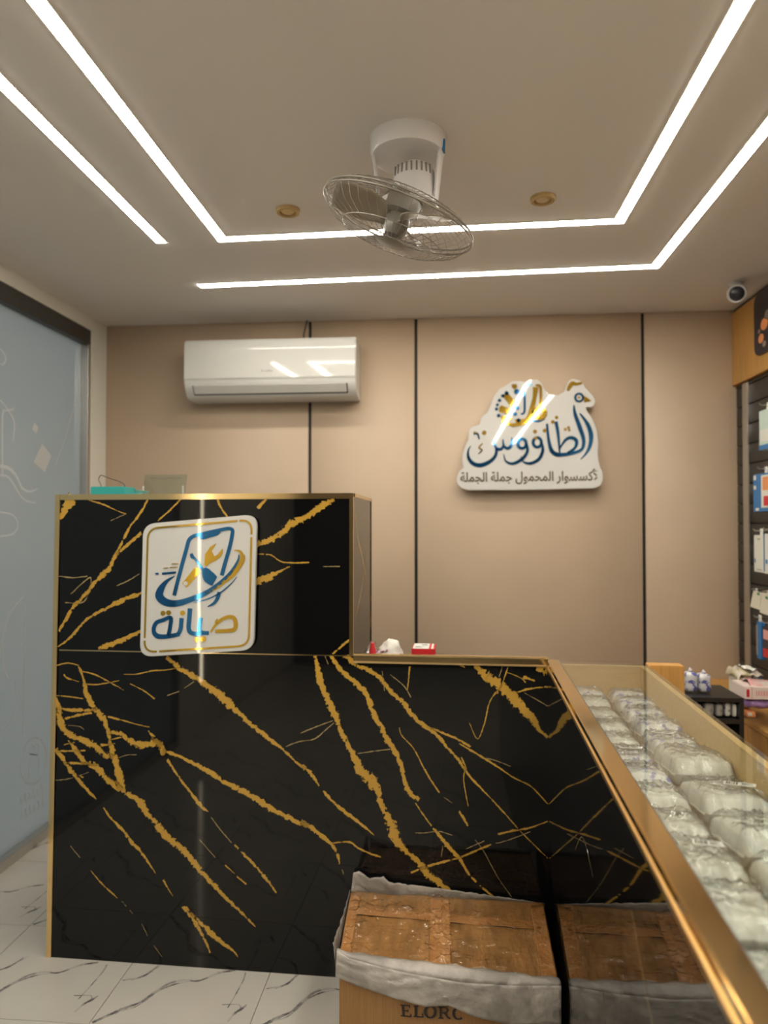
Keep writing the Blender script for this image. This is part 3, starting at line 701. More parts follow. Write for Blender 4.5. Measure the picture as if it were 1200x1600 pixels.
RV = [
    [(65, 12, 16), (75, 80, 28), (95, 150, 26), (125, 220, 30), (155, 280, 28), (175, 340, 22), (205, 400, 26), (240, 470, 28), (270, 525, 40), (310, 560, 54), (335, 600, 26), (350, 660, 24), (375, 710, 26), (395, 750, 40), (420, 820, 46), (455, 860, 18), (510, 910, 24), (550, 960, 30), (600, 1000, 26), (680, 1070, 20)],
    [(130, 12, 14), (165, 65, 20), (230, 125, 22), (290, 185, 24), (310, 250, 20), (345, 315, 20), (375, 375, 22), (410, 430, 22), (440, 500, 18), (455, 570, 18), (480, 615, 24), (515, 640, 16)],
    [(500, 655, 6), (530, 700, 8), (570, 755, 9)], [(575, 765, 10), (600, 790, 16), (640, 840, 18), (690, 895, 16), (730, 960, 12), (765, 1000, 10)], [(780, 1015, 12), (835, 1060, 12), (880, 1100, 8)],
    [(190, 12, 22), (250, 55, 20), (330, 95, 20), (390, 165, 20), (445, 215, 20), (480, 265, 20), (530, 310, 20), (590, 355, 16), (640, 415, 14), (690, 470, 14), (730, 530, 12), (800, 605, 9), (880, 690, 8), (960, 780, 6), (1076, 895, 5)],
    [(550, 320, 8), (620, 350, 12), (690, 380, 12), (740, 410, 10)], [(690, 395, 5), (750, 430, 10), (800, 460, 10), (870, 505, 8), (930, 545, 7), (1000, 580, 7), (1050, 630, 7), (1076, 658, 6)],
    [(800, 458, 5), (850, 470, 5), (915, 495, 4)], [(430, 325, 4), (440, 360, 6), (490, 415, 6), (530, 490, 9), (570, 560, 9), (605, 610, 9)], [(625, 630, 4), (660, 655, 4)], [(690, 690, 10), (715, 730, 12), (728, 755, 8)],
    [(700, 455, 5), (715, 500, 14), (710, 550, 5), (720, 620, 6), (730, 670, 4)],
    [(762, 52, 20), (800, 95, 36), (850, 130, 40), (900, 175, 44), (935, 205, 44), (980, 255, 34), (1010, 290, 30), (1040, 335, 20), (1076, 369, 12)],
    [(935, 175, 9), (990, 158, 11), (1076, 148, 9)], [(975, 175, 4), (1030, 205, 6), (1076, 232, 6)],
    [(905, 58, 4), (890, 100, 8), (870, 150, 8), (825, 210, 7), (800, 310, 7), (770, 375, 6), (735, 305, 4)], [(880, 58, 4), (865, 105, 6)], [(900, 85, 5), (960, 110, 5), (980, 130, 8)], [(970, 105, 16), (1020, 122, 10)],
    [(355, 80, 4), (365, 165, 5)], [(390, 95, 4), (450, 145, 6), (480, 195, 6)], [(475, 60, 9), (465, 160, 6)],
    [(0, 490, 14), (40, 520, 16), (80, 580, 10)], [(98, 602, 12), (140, 650, 16), (200, 700, 16), (260, 745, 14), (320, 795, 7)],
    [(0, 735, 16), (50, 765, 20), (95, 800, 18), (135, 835, 14), (160, 880, 14), (168, 920, 8)], [(180, 945, 4), (187, 965, 3)], [(135, 830, 7), (210, 825, 10), (250, 850, 9), (290, 870, 10), (350, 890, 10)],
    [(480, 958, 9), (540, 935, 12), (620, 912, 12), (700, 890, 10), (770, 860, 10), (830, 835, 8)],
    [(245, 440, 4), (310, 430, 6), (390, 420, 6)], [(0, 385, 6), (60, 375, 7), (110, 335, 6), (150, 300, 5)], [(0, 350, 5), (60, 325, 7), (140, 295, 7)],
    [(500, 785, 4), (540, 785, 5), (600, 778, 6), (660, 795, 5)], [(860, 790, 11), (930, 775, 11), (1000, 762, 9), (1076, 735, 8)], [(720, 855, 5), (800, 820, 6)], [(760, 815, 3), (800, 870, 4), (860, 980, 4), (920, 1065, 3)],
    [(1030, 60, 24), (1055, 72, 36), (1076, 78, 44)], [(850, 830, 3), (900, 818, 5), (1000, 780, 4)], [(695, 52, 12), (715, 64, 6)], [(612, 890, 3), (620, 840, 4)], [(105, 15, 6), (120, 50, 4)],
]
TV = [
    [(80, 92, 40), (52, 125, 30), (32, 165, 14)], [(348, 94, 9), (320, 145, 11), (285, 190, 9), (260, 240, 13), (235, 290, 15), (205, 345, 19), (160, 390, 15), (120, 440, 15), (80, 480, 15), (45, 540, 13), (28, 568, 10)],
    [(467, 92, 7), (430, 130, 9), (385, 170, 7)], [(325, 215, 13), (270, 260, 13), (235, 295, 13)], [(24, 625, 7), (70, 590, 11), (130, 525, 13), (200, 485, 15), (250, 460, 17), (330, 428, 13)],
    [(170, 630, 16), (230, 610, 20), (300, 580, 15), (328, 563, 8)], [(135, 95, 5), (190, 112, 9), (240, 135, 6), (270, 145, 5)], [(270, 145, 5), (215, 170, 4)],
    [(735, 258, 22), (800, 235, 20), (840, 205, 22), (870, 180, 30), (930, 150, 22), (980, 115, 24), (1020, 93, 16)],
    [(735, 290, 6), (790, 293, 7), (840, 320, 7), (930, 320, 8)], [(735, 396, 22), (780, 375, 24), (830, 350, 11), (860, 335, 7)], [(980, 335, 5), (1040, 335, 6)],
    [(600, 92, 11), (610, 120, 11), (635, 155, 9)], [(775, 93, 11), (745, 125, 15)], [(1015, 650, 10), (1050, 620, 11), (1082, 595, 7)],
    [(28, 370, 5), (80, 375, 7), (130, 370, 5)], [(50, 465, 5), (120, 460, 6), (142, 375, 6), (70, 435, 4)], [(235, 405, 4), (280, 385, 6), (320, 360, 5)],
]
def veins(lines, ox, oy, scale, cut):
    big, thin = MB(), MB(); wm = 2.33 / F / scale
    for ln in lines:
        pp = spline(ln, 4); vmax = max(p[2] for p in ln)
        mb = big if vmax > 7 else thin
        sp = [(onfront(ox + x / scale + random.gauss(0, .12), oy + y / scale + random.gauss(0, .12)), max(w, 2.6) * wm * (1.0 + 0.5 * min(1.0, max(0.0, (w - 6) / 12))) * random.uniform(.92, 1.1)) for x, y, w in pp]
        mb.stroke(sp, NF, 0.00025)
    return big, thin
for lst, ox, oy, sc_, par in ((LV, 80, 1020, 3.0, lower), (RV, 470, 1020, 2.79, lower), (TV, 80, 740, 2.3077, upper)):
    b_, t_ = veins(lst, ox, oy, sc_, None)
    tag(b_.build('gold_veining', M['vein'], par, uv=True, fixn=False), kind='stuff')
    tag(t_.build('fine_veining', M['vein_pale'], par, uv=True, fixn=False), kind='stuff')
# veins on the block's return side
sv = MB()
for ln in ([(.02, .50, 3), (.12, .38, 8), (.2, .33, 10), (.33, .22, 8), (.46, .14, 4)], [(.05, .12, 4), (.2, .20, 7), (.4, .40, 6)]):
    sv.stroke([(cf(sT, t, ZJ + z), w * .0016) for t, z, w in spline(ln, .01)], U, 0.0003)
tag(sv.build('gold_veining', M['vein'], sidep, uv=True, fixn=False), kind='stuff')

# ------------------------------------------------------------------ repair sign on the counter
OFF = 0.026
def K1(x, y, o=OFF): return onfront(200 + x / 5.4545, 780 + y / 5.4545, o)
sc1 = 2.30 / F / 5.4545
sg = empty('repair_sign', K1(590, 1330), 'white rounded sign with blue phone and gold wrench on black marble counter', 'sign')
def rrect(c, r, n=8):
    """rounded quad through corner list c (tl, tr, br, bl)"""
    out = []
    for i in range(4):
        p = Vector(c[i]).to_2d(); a = (Vector(c[i - 1]).to_2d() - p).normalized(); b = (Vector(c[(i + 1) % 4]).to_2d() - p).normalized()
        for k in range(n + 1):
            t = k / n; q0 = p + a * r * (1 - t) ** 2 * 1.0 + b * r * t ** 2
            out.append((q0.x, q0.y))
    return out
cor = [(128, 212), (1098, 128), (1070, 1286), (100, 1346)]
MB().prism([K1(x, y) for x, y in rrect(cor, 110)], W * 0.016).build('board', M['acrylic'], sg, bevel=0.0015)
for x, y in ((250, 330), (950, 280), (230, 1200), (930, 1150)):
    p = K1(x, y, OFF - 0.017); MB().tube([p, p + W * 0.0093], 0.008, 10).build('spacer', M['alu'], sg)
inn = [(172, 250), (1055, 175), (1030, 1247), (140, 1304)]
rp = rrect(inn, 95)
def seg(i0, i1): return [(rp[i % len(rp)][0], rp[i % len(rp)][1], 17) for i in range(i0, i1 + 1)]
brd = MB()
def border(pts): brd.stroke([(K1(x, y), 17 * sc1) for x, y in pts], NF, 0.002)
n_ = 9
tl, tr, br, bl = rp[0:n_], rp[n_:2 * n_], rp[2 * n_:3 * n_], rp[3 * n_:4 * n_]
lerp = lambda a, b, t: (a[0] + (b[0] - a[0]) * t, a[1] + (b[1] - a[1]) * t)
border([lerp(bl[-1], tl[0], 0.03), *tl, lerp(tl[-1], tr[0], 0.96)])
border([lerp(tl[-1], tr[0], 0.985), *tr, lerp(tr[-1], br[0], 0.035)])
border([lerp(tr[-1], br[0], 0.06), *br, lerp(br[-1], bl[0], 0.955)])
border([lerp(br[-1], bl[0], 0.985), *bl, lerp(bl[-1], tl[0], 0.005)])
brd.build('gold_border', M['m_gold'], sg)
def K1s(lines, name, m_, step=9, th=0.0022): return strokes(lines, K1, sc1, NF, th, step).build(name, M[m_], sg, smooth=True)
K1s([[(395, 820, 34), (440, 640, 34), (500, 420, 34), (520, 350, 34), (560, 315, 32), (640, 295, 32), (760, 268, 32), (850, 250, 32), (890, 262, 32), (888, 310, 34), (870, 400, 34), (830, 540, 34), (800, 650, 36)],
     [(612, 322, 24), (640, 326, 30), (700, 312, 30), (760, 295, 26), (785, 276, 14)],
     [(778, 790, 34), (765, 840, 34), (735, 885, 26), (680, 915, 6)]], 'phone_outline', 'm_blue')
K1s([[(400, 655, 4), (330, 700, 30), (280, 770, 62), (270, 830, 74), (330, 880, 66), (430, 885, 54), (560, 845, 48), (680, 790, 40), (790, 710, 34), (880, 620, 28), (940, 520, 18), (945, 470, 6)],
     [(560, 880, 3), (680, 850, 10), (790, 795, 14), (880, 720, 10), (930, 660, 3)]], 'blue_swoosh', 'm_blue')
K1s([[(660, 805, 4), (760, 755, 22), (860, 670, 34), (945, 570, 42), (975, 500, 36), (955, 445, 22), (905, 435, 5)],
     [(800, 730, 4), (900, 660, 10), (985, 540, 12), (995, 470, 4)]], 'gold_swoosh', 'm_gold')
K1s([[(235, 635, 18), (262, 635, 18)], [(292, 634, 20), (410, 624, 20)]], 'blue_speed_lines', 'm_blue')
K1s([[(305, 588, 8), (342, 586, 8)], [(358, 583, 8), (422, 578, 8)], [(375, 552, 8), (430, 550, 8)]], 'gold_speed_lines', 'm_gold')
wr = MB()
wr.stroke([(K1(x, y), w * sc1) for x, y, w in ((482, 735, 50), (500, 715, 62), (585, 610, 62), (600, 592, 40))], NF, 0.0022)
wr.prism([K1(x, y, OFF + .0022) for x, y in ((650, 560), (655, 470), (700, 405), (752, 376), (712, 440), (735, 488), (765, 470), (805, 418), (808, 450), (790, 490), (745, 525), (700, 545), (665, 575))], W * 0.0022)
wr.build('wrench', M['m_gold'], sg)
MB().prism([K1(490 + 19 * math.cos(t), 718 + 19 * math.sin(t), OFF + .0028) for t in [k * math.pi / 7 for k in range(14)]], W * 0.0025).build('wrench_hole', M['acrylic'], sg)
K1s([[(540, 462, 26), (550, 490, 34), (575, 510, 16), (610, 560, 20), (640, 600, 24)], [(645, 595, 40), (665, 620, 80), (690, 660, 110), (725, 690, 100), (740, 700, 86)]], 'screwdriver', 'm_blue')
# the word underneath
K1s([[(745, 1125, 30), (850, 1120, 34), (905, 1110, 36), (920, 1070, 38), (905, 1015, 36), (860, 1003, 34), (800, 1025, 30), (740, 1080, 22), (705, 1135, 12)], [(765, 1020, 14), (748, 1050, 20), (770, 1055, 8)]], 'gold_letters', 'm_gold')
K1s([[(690, 1140, 34), (630, 1135, 34), (610, 1100, 36), (622, 1010, 36)], [(640, 1140, 34), (560, 1145, 36), (520, 1110, 40), (525, 1000, 40), (530, 930, 40)],
     [(440, 1150, 36), (330, 1170, 38), (250, 1165, 44), (220, 1120, 36), (240, 1055, 36), (300, 1030, 36), (365, 1010, 34), (360, 1090, 36), (345, 1165, 36)], [(430, 1150, 36), (450, 1100, 38), (458, 1012, 38)]], 'blue_letters', 'm_blue')
for cx, cy, rr in ((297, 972, 21), (345, 968, 21), (464, 970, 21), (585, 1197, 21), (640, 1193, 24)):
    MB().prism([K1(cx + rr * math.cos(t), cy + rr * math.sin(t), OFF + .0022) for t in [k * math.pi / 8 for k in range(16)]], W * 0.0022).build('letter_dot', M['m_gold'], sg)

# ------------------------------------------------------------------ glass display counter
ang = math.atan(0.038)
DU = Vector((math.cos(ang), -math.sin(ang), 0)); DV = Vector((-math.sin(ang), -math.cos(ang), 0))   # across, towards the viewer
DC = cf(0.0003, -0.0003, 0)
def df(a, b, z): return DC + DU * (a * (1 + 0.03 * b)) + DV * b + Vector((0, 0, z))
DW, DL, ZG = 0.300, 2.25, 1.050
dc = empty('glass_display_counter', df(DW / 2, DL / 2, 0), 'long display counter with glass top, black marble side and gold edge', 'counter')
joints = [0.0, 0.52, 1.12, 1.72, DL]
for k in range(4):
    MB().box((0, joints[k] + (0.0004 if k else 0), 0.0), (0.014, joints[k + 1] - 0.0004, 1.030), df).build('side_stone_panel', M['black'], dc)
dvn = MB()
for ln in ([(.95, .62, 4), (1.0, .55, 6), (1.1, .50, 5), (1.16, .40, 4)], [(.60, .72, 3), (.72, .80, 5), (.85, .78, 4)], [(1.2, .9, 4), (1.35, .8, 7), (1.5, .77, 5), (1.7, .55, 6)]):
    dvn.stroke([(df(0, b, z), w * .0009) for b, z, w in spline(ln, .012)], -DU, 0.0003)
tag(dvn.build('fine_veining', M['vein_pale'], dc, uv=True, fixn=False), kind='stuff')
MB().box((0.014, 0.016, 0.0), (0.018, DL, 1.03), df).build('lining', M['wood_pale'], dc)
MB().box((DW - 0.016, 0.0, 0.0), (DW, DL, ZG - 0.009), df).build('inner_side', M['wood_pale'], dc)
MB().box((0.018, 0.0, 0.0), (DW - 0.016, 0.016, ZG - 0.009), df).build('far_end_board', M['wood_pale'], dc)
MB().box((0.018, 0.016, 0.895), (DW - 0.016, DL, 0.910), df).build('shelf_board', M['wood_pale'], dc)
MB().box((0.018, DL - 0.016, 0.0), (DW - 0.016, DL, ZG - 0.009), df).build('near_end_board', M['wood_pale'], dc)
MB().box((DW + 0.001, 0.0, 0.90), (DW + 0.105, 0.05, ZG + 0.002), df).build('end_block', M['wood'], dc, bevel=0.002)
MB().box((-0.003, -0.001, 1.030), (0.032, DL, ZG + 0.004), df).build('gold_edge', gt, dc, bevel=0.002)
MB().box((-0.0055, 0.0, 1.028), (-0.002, DL, 1.036), df).build('gold_bead', M['bead'], dc)
MB().box((0.033, 0.001, ZG - 0.008), (DW, DL, ZG), df).build('glass_top', M['clear'], dc)
MB().box((0.0325, 0.001, ZG - 0.009), (0.0345, DL, ZG + 0.0005), df).build('edge_seal', M['dark_frame'], dc)

# wrapped packets inside the case
ORD = ['first', 'second', 'third', 'fourth', 'fifth', 'sixth', 'seventh', 'eighth', 'ninth', 'tenth', 'eleventh', 'twelfth', 'thirteenth', 'fourteenth', 'fifteenth', 'sixteenth', 'seventeenth', 'eighteenth', 'nineteenth', 'twentieth', 'twenty-first', 'twenty-second', 'twenty-third']
def packet(name, ctr, wa, wb, hh, yaw, tilt, m_, seed, crumple=0.0045, barcode=None, label=None, group=None, cat='packet', fr=None):
    ca, sa = math.cos(yaw), math.sin(yaw); ct, st = math.cos(tilt), math.sin(tilt)
    def tf(a, b, z):
        b2 = b * ct - z * st; z2 = b * st + z * ct
        a3 = a * ca - b2 * sa; b3 = a * sa + b2 * ca
        return df(ctr[0] + a3, ctr[1] + b3, ctr[2] + z2)
    root = empty(name, tf(0, 0, -hh / 2), label, cat, group)
    nu, nv = 26, 20; mb = MB()
    def edge(u): return max(0.0, 1 - abs(2 * u - 1) ** 9)
    for sgn in (1, -1):
        def g(u, v):
            e = (edge(u) * edge(v)) ** 0.36
            a = (u - .5) * wa * (1 + 0.05 * noise.noise(Vector((v * 5, seed, 1)))); b = (v - .5) * wb * (1 + 0.05 * noise.noise(Vector((u * 5, seed, 7))))
            z = sgn * hh / 2 * e
            dsp = crumple * noise.noise(Vector((u * 4 + seed * 3.1, v * 5, sgn))) + crumple * .7 * noise.noise(Vector((u * 9, v * 11 + seed, sgn * 3))) + crumple * .35 * noise.noise(Vector((u * 24, v * 26 + seed, sgn * 5)))
            return tf(a, b, z + dsp * (e if sgn > 0 else 0.2 * e))
        mb.grid(g, nu, nv)
    mb.build('wrapped_body', M[m_], root, smooth=True, sharp=80)
    def film(u, v):
        e = (edge(u) * edge(v)) ** 0.36
        n1 = noise.noise(Vector((u * 5 + seed, v * 4, 2.2))); n2 = noise.noise(Vector((u * 12 + v * 5, v * 10 + seed, 6.0))); n3 = noise.noise(Vector((u * 4 - v * 9 + seed, v * 8, 3.0)))
        rid = (1 - abs(n1)) ** 7 * 0.006 + (1 - abs(n2)) ** 5 * 0.004 + (1 - abs(n3)) ** 9 * 0.005
        return tf((u - .5) * wa * 1.01, (v - .5) * wb * .99, (hh / 2 + crumple * .8) * e + .0006 + rid * e)
    MB().grid(film, 34, 34).build('clear_film', M['pack_film'], root, smooth=True, fixn=False, sharp=180)
    # the crimped, sealed ends of the bag
    for sgn in (-1, 1):
        def fl_(u, v):
            return tf(sgn * (wa / 2 - 0.002 + v * 0.004), (u - .5) * wb * .92, 0.003 * noise.noise(Vector((u * 9, seed, sgn))) - 0.004 * v)
        MB().grid(fl_, 10, 2).build('sealed_end', M[m_], root, smooth=True, solid=0.0012, fixn=False)
    if barcode:
        bx0, by0, rz, bw = barcode; bw *= 1.3
        c_, s_ = math.cos(rz), math.sin(rz)
        zt_ = hh / 2 + crumple * .9 + 0.0105
        def lf(a, b, z): return tf(bx0 + a * c_ - b * s_, by0 + a * s_ + b * c_, zt_ + z)
        lab = MB().box((-bw, -bw * .6, 0), (bw, bw * .6, .0008), lf).build('barcode_label', M['sticker'], root)
        bars = MB(); x = -bw * .85
        while x < -bw * .1:
            w_ = random.choice((.05, .08, .12)) * bw; bars.box((x, -bw * .45, .0008), (x + w_, bw * .42, .0012), lf); x += w_ + random.choice((.04, .07)) * bw
        for k in range(3): bars.box((bw * .12, -bw * (.35 - k * .3), .0008), (bw * (.8 - .2 * (k % 2)), -bw * (.27 - k * .3), .0012), lf)
        bars.build('print', M['ink'], lab)
    return root


b = 0.035; k = 0
cols = []
bcs = {3: (0.0, 0.01, 0.2, .016), 5: (0.01, 0.02, .1, .017), 9: (0.02, 0.0, .2, .016), 12: (-0.02, 0.02, -.1, .020), 1: (-0.02, 0.0, .1, .016)}
random.seed(5)
while b < 2.02:
    big = b > 1.0
    wb_ = random.uniform(.10, .13) if not big else random.uniform(.14, .18)
    b += wb_ / 2; blue = (k in (0, 5, 6))
    packet('wrapped_packet', (0.096 + random.uniform(-.001, .001), b, 0.950 + random.uniform(-.004, .006) + (.010 if big else 0)), .110, wb_, random.uniform(.042, .05), random.uniform(-.02, .02), R(random.uniform(7, 10)), 'pack_blue' if blue else 'pack', k * 1.7 + .3,
           barcode=bcs.get(k), label='wrapped packet%s, %s from far end of the row by the gold edge' % (' in blue print' if blue else '', ORD[k]), group='wrapped packets along the gold edge')
    b += wb_ * 0.5 + 0.002; k += 1
b = 0.045; k = 0
bcs2 = {4: (-0.02, 0.02, .5, .018), 6: (0.02, 0.03, .35, .020), 9: (0.0, 0.02, .6, .024), 8: (.01, 0, .3, .018)}
while b < 2.02:
    big = b > 0.62
    wb_ = random.uniform(.10, .13) if not big else random.uniform(.16, .2)
    b += wb_ / 2; blue = k < 5
    packet('wrapped_packet', (0.223, b, 0.952 + random.uniform(-.004, .006) + (.010 if big else 0)), .100 if not big else .112, wb_, random.uniform(.045, .052) + (.004 if big else 0), random.uniform(-.02, .02), R(random.uniform(7, 10)), 'pack_blue' if blue else 'pack', k * 2.3 + 40,
           barcode=bcs2.get(k), label='wrapped packet%s, %s from far end of the row by the wooden side' % (' in blue print' if blue else '', ORD[k]), group='wrapped packets along the wooden side')
    b += wb_ * 0.5 + 0.002; k += 1

# ------------------------------------------------------------------ cardboard carton in the corner
bx = {}
bx['bl'] = onfront(549, 1396, 0.02); bx['br'] = onfront(849, 1414, 0.02)
bx['fl'] = onz(530, 1500, .272); bx['fr'] = onz(874, 1544, .258)
ct = empty('cardboard_carton', Vector(((bx['fl'].x + bx['fr'].x) / 2, (bx['fl'].y + bx['bl'].y) / 2, 0)), 'brown taped cardboard carton with torn white film lining in the counter corner', 'box')
g0 = lambda p: Vector((p.x, p.y, 0.002))
body = MB()
ins = Vector((0, 0, -0.004))
q = [bx['fl'], bx['fr'], bx['br'], bx['bl']]
body.hexa([g0(p) for p in q] + [p + ins for p in q]).build('carton_body', M['card'], ct, bevel=0.004)
def top(u, v):   # u along the width, v from front to back
    p = bx['fl'].lerp(bx['fr'], u).lerp(bx['bl'].lerp(bx['br'], u), v)
    return p
def flap(v0, v1, lift):
    def fn(u, v):
        vv = v0 + (v1 - v0) * v; p = top(u, vv)
        wob = 0.004 * noise.noise(Vector((u * 7, vv * 6, 2.0))) + 0.002 * noise.noise(Vector((u * 26, vv * 9, 5.0)))
        return p + Vector((0, 0, lift + 0.004 + wob))
    return MB().grid(fn, 44, 12).build('top_flap', M['card_tape'], ct, smooth=True, solid=0.004, fixn=False, sharp=70)
flap(0.0, 0.66, 0.0); flap(0.68, 1.0, 0.001)
def tape_s(u0, u1, v0, v1, lift):
    def fn(u, v):
        uu = u0 + (u1 - u0) * u; vv = v0 + (v1 - v0) * v
        return top(uu, vv) + Vector((0, 0, lift + 0.009 + 0.003 * noise.noise(Vector((uu * 30, vv * 14, 9)))))
    return MB().grid(fn, 16, 16).build('packing_tape', M['tape'], ct, smooth=True, solid=0.0008, fixn=False, sharp=80)
tape_s(0.42, 0.52, 0.02, 0.97, 0.002); tape_s(0.02, 0.97, 0.62, 0.73, 0.0); tape_s(0.0, 0.05, 0.03, 0.95, 0.001); tape_s(0.93, 0.995, 0.03, 0.95, 0.001)
M['wrap'] = glass_mat('clear_wrap_sheet', (0.97, 0.94, 0.90), 0.10)
def wrapsheet(u, v):
    uu, vv = 0.01 + 0.98 * u, 0.02 + 0.95 * v
    n1 = noise.noise(Vector((uu * 13, vv * 5, 3.3))); n2 = noise.noise(Vector((uu * 30 + vv * 9, vv * 16, 7.1))); n3 = noise.noise(Vector((uu * 7 - vv * 12, vv * 20, 1.7)))
    rid = (1 - abs(n1)) ** 6 * 0.007 + (1 - abs(n2)) ** 5 * 0.0035 + (1 - abs(n3)) ** 9 * 0.006
    loc = 0.55 + 0.9 * math.exp(-((uu - .47) / .07) ** 2) + 0.8 * math.exp(-((vv - .68) / .10) ** 2) * max(0, 1 - uu * .8) + .5 * math.exp(-((uu - .05) / .06) ** 2)
    return top(uu, vv) + Vector((0, 0, 0.014 + 1.35 * rid * loc))
MB().grid(wrapsheet, 150, 70).build('clear_wrap', M['wrap'], ct, smooth=True, fixn=False, sharp=180)
# torn film: front collar, back strip, side tatter
FN = (bx['fr'] - bx['fl']).cross(Vector((0, 0, 1))).normalized()
if FN.y > 0: FN = -FN
def interp(pts, u):
    x = pts[0][0] + (pts[-1][0] - pts[0][0]) * u
    for a, b2 in zip(pts, pts[1:]):
        if x <= b2[0] + 1e-6: return x, a[1] + (b2[1] - a[1]) * (x - a[0]) / max(1e-6, b2[0] - a[0])
    return pts[-1]
up_ = [(526, 1484), (545, 1497), (600, 1512), (640, 1521), (720, 1535), (800, 1540), (877, 1540)]
lo2 = [(524, 1526), (560, 1541), (620, 1561), (665, 1573), (700, 1571), (740, 1588), (800, 1602), (877, 1600)]
def collar(u, v):
    xu, yu = interp(up_, u); xl, yl = interp(lo2, u)
    px, py = xu + (xl - xu) * v, yu + (yl - yu) * v
    bul = 0.014 + 0.006 * math.sin(v * math.pi) + 0.012 * abs(noise.noise(Vector((u * 8 + v * 2.5, v * 2.5, 1)))) + 0.006 * abs(noise.noise(Vector((u * 26 - v * 6, v * 7, 4))))
    return onpl(px, py, bx['fl'] + FN * bul, FN)
MB().grid(collar, 70, 12).build('film_collar', M['film'], ct, smooth=True, solid=0.0015, fixn=False, sharp=80)
def lip(u, v):
    p = top(min(max(u, 0.0), 1.0), 0.0) ; q_ = collar(u, 0.0)
    e = top(u, 0.05 + 0.02 * noise.noise(Vector((u * 14, 3, 3)))) + Vector((0, 0, 0.014))
    return q_.lerp(e, v) + Vector((0, 0, 0.006 * math.sin(math.pi * v)))
MB().grid(lip, 70, 5).build('film_fold', M['film'], ct, smooth=True, solid=0.0015, fixn=False, sharp=80)
ub = [(552, 1364), (562, 1361), (575, 1372), (600, 1370), (606, 1378), (700, 1390), (800, 1404), (851, 1412)]
lb = [(548, 1400), (700, 1407), (851, 1421)]
def backs(u, v):
    xu, yu = interp(ub, u); xl, yl = interp(lb, u)
    o_ = 0.016 - 0.010 * v + 0.004 * noise.noise(Vector((u * 14, v * 5, 8)))
    return onfront(xu + (xl - xu) * v, yu + (yl - yu) * v + (2.5 * noise.noise(Vector((u * 40, 0, 2))) if v < .2 else 0), max(0.004, o_))
MB().grid(backs, 70, 6).build('film_back_strip', M['film'], ct, smooth=True, solid=0.0012, fixn=False, sharp=80)
def sidef(u, v):
    a = bx['fl'].lerp(bx['bl'], u); 
    o_ = Vector((-0.004 - 0.014 * (1 - u) * (1 - v) + 0.005 * noise.noise(Vector((u * 10, v * 6, 3))), 0, 0))
    h_ = 0.035 * (1 - u) ** 2 + 0.012 * noise.noise(Vector((u * 16, 1, 1)))
    return a + o_ + Vector((0, 0, (h_ + 0.012) * (1 - v) - 0.05 * v))
MB().grid(sidef, 30, 8).build('film_side_strip', M['film'], ct, smooth=True, solid=0.0012, fixn=False, sharp=80)
# bold serif letters stamped on the front: built from strokes
def K3(x, y): return onpl(600 + x / 4.2857, 1520 + y / 4.2857, bx['fl'] + FN * 0.0045, FN)
sc3 = 1.95 / F / 4.2857
def ink(lines, name='stamped_letter'):
    mb = MB()
    for ln in lines: mb.stroke([(K3(x, y), w * sc3) for x, y, w in ln], FN, 0.0004)
    return mb.build(name, M['ink'], ct)
ink([[(127, 218, 16), (132, 290, 16)], [(108, 216, 7), (172, 220, 7)], [(112, 287, 8), (182, 293, 8)], [(130, 252, 6), (160, 255, 6)], [(170, 216, 8), (172, 236, 8)], [(178, 275, 9), (182, 295, 9)], [(160, 245, 7), (160, 265, 7)]])
ink([[(212, 222, 16), (214, 292, 16)], [(196, 222, 7), (230, 224, 7)], [(198, 291, 8), (262, 297, 8)], [(257, 272, 10), (262, 298, 10)]])
ink([[(310 + 34 * math.cos(t), 262 + 38 * math.sin(t), 9 + 10 * abs(math.cos(t))) for t in [k * 2 * math.pi / 24 for k in range(25)]]])
ink([[(380, 228, 16), (380, 303, 16)], [(362, 228, 7), (400, 230, 7)], [(364, 302, 8), (398, 304, 8)], [(385, 230, 8), (415, 234, 10), (428, 250, 14), (415, 266, 10), (388, 268, 7)], [(405, 268, 12), (430, 300, 14), (448, 306, 7)]])
ink([[(500 + 34 * math.cos(t), 272 + 38 * math.sin(t), 9 + 9 * abs(math.cos(t))) for t in [R(50) + k * R(260) / 20 for k in range(21)]]])

# ------------------------------------------------------------------ small things on the counter
tb_ = ZT - 0.004
p = cf(0, 0, 0)
def tower_item(px, t, z=tb_):   # s of a pixel column at depth t behind the front
    d = onpl(px, 772, C0 + W * t, NF); return (d - C0).dot(U)
s0, s1 = tower_item(146, .08), tower_item(197, .08)
r = empty('teal_tray', cf((s0 + s1) / 2, .10, tb_), 'dark teal plastic tray with a thin wire on the counter block', 'tray')
mb = MB().box((s0, .06, tb_), (s1, .15, tb_ + .004), cf)
for a in ((s0, .06, s1, .064), (s0, .146, s1, .15), (s0, .064, s0 + .004, .146), (s1 - .004, .064, s1, .146)): mb.box((a[0], a[1], tb_ + .004), (a[2], a[3], tb_ + .034), cf)
mb.build('tray_body', M['teal'], r, bevel=0.001)
wp = [(s0 + .02, .10, tb_ + .005), (s0 + .018, .10, tb_ + .04), (s0 + .008, .10, tb_ + .065), (s0 + .016, .10, tb_ + .078), (s0 + .05, .10, tb_ + .066), (s0 + .085, .10, tb_ + .055), (s0 + .11, .095, tb_ + .04), (s0 + .10, .1, tb_ + .02)]
wp2 = spline([(x, z, y) for x, y, z in wp], .008)
MB().tube([cf(x, y, z) for x, z, y in wp2], 0.0016, 6).build('wire', M['wire'], r, smooth=True)
s0, s1 = tower_item(178, .16), tower_item(216, .16)
r = empty('light_teal_box', cf((s0 + s1) / 2, .2, tb_), 'pale teal flat box beside the teal tray on the counter block', 'box')
MB().box((s0, .165, tb_), (s1, .24, tb_ + .022), cf).build('box_base', M['teal_light'], r, bevel=0.002)
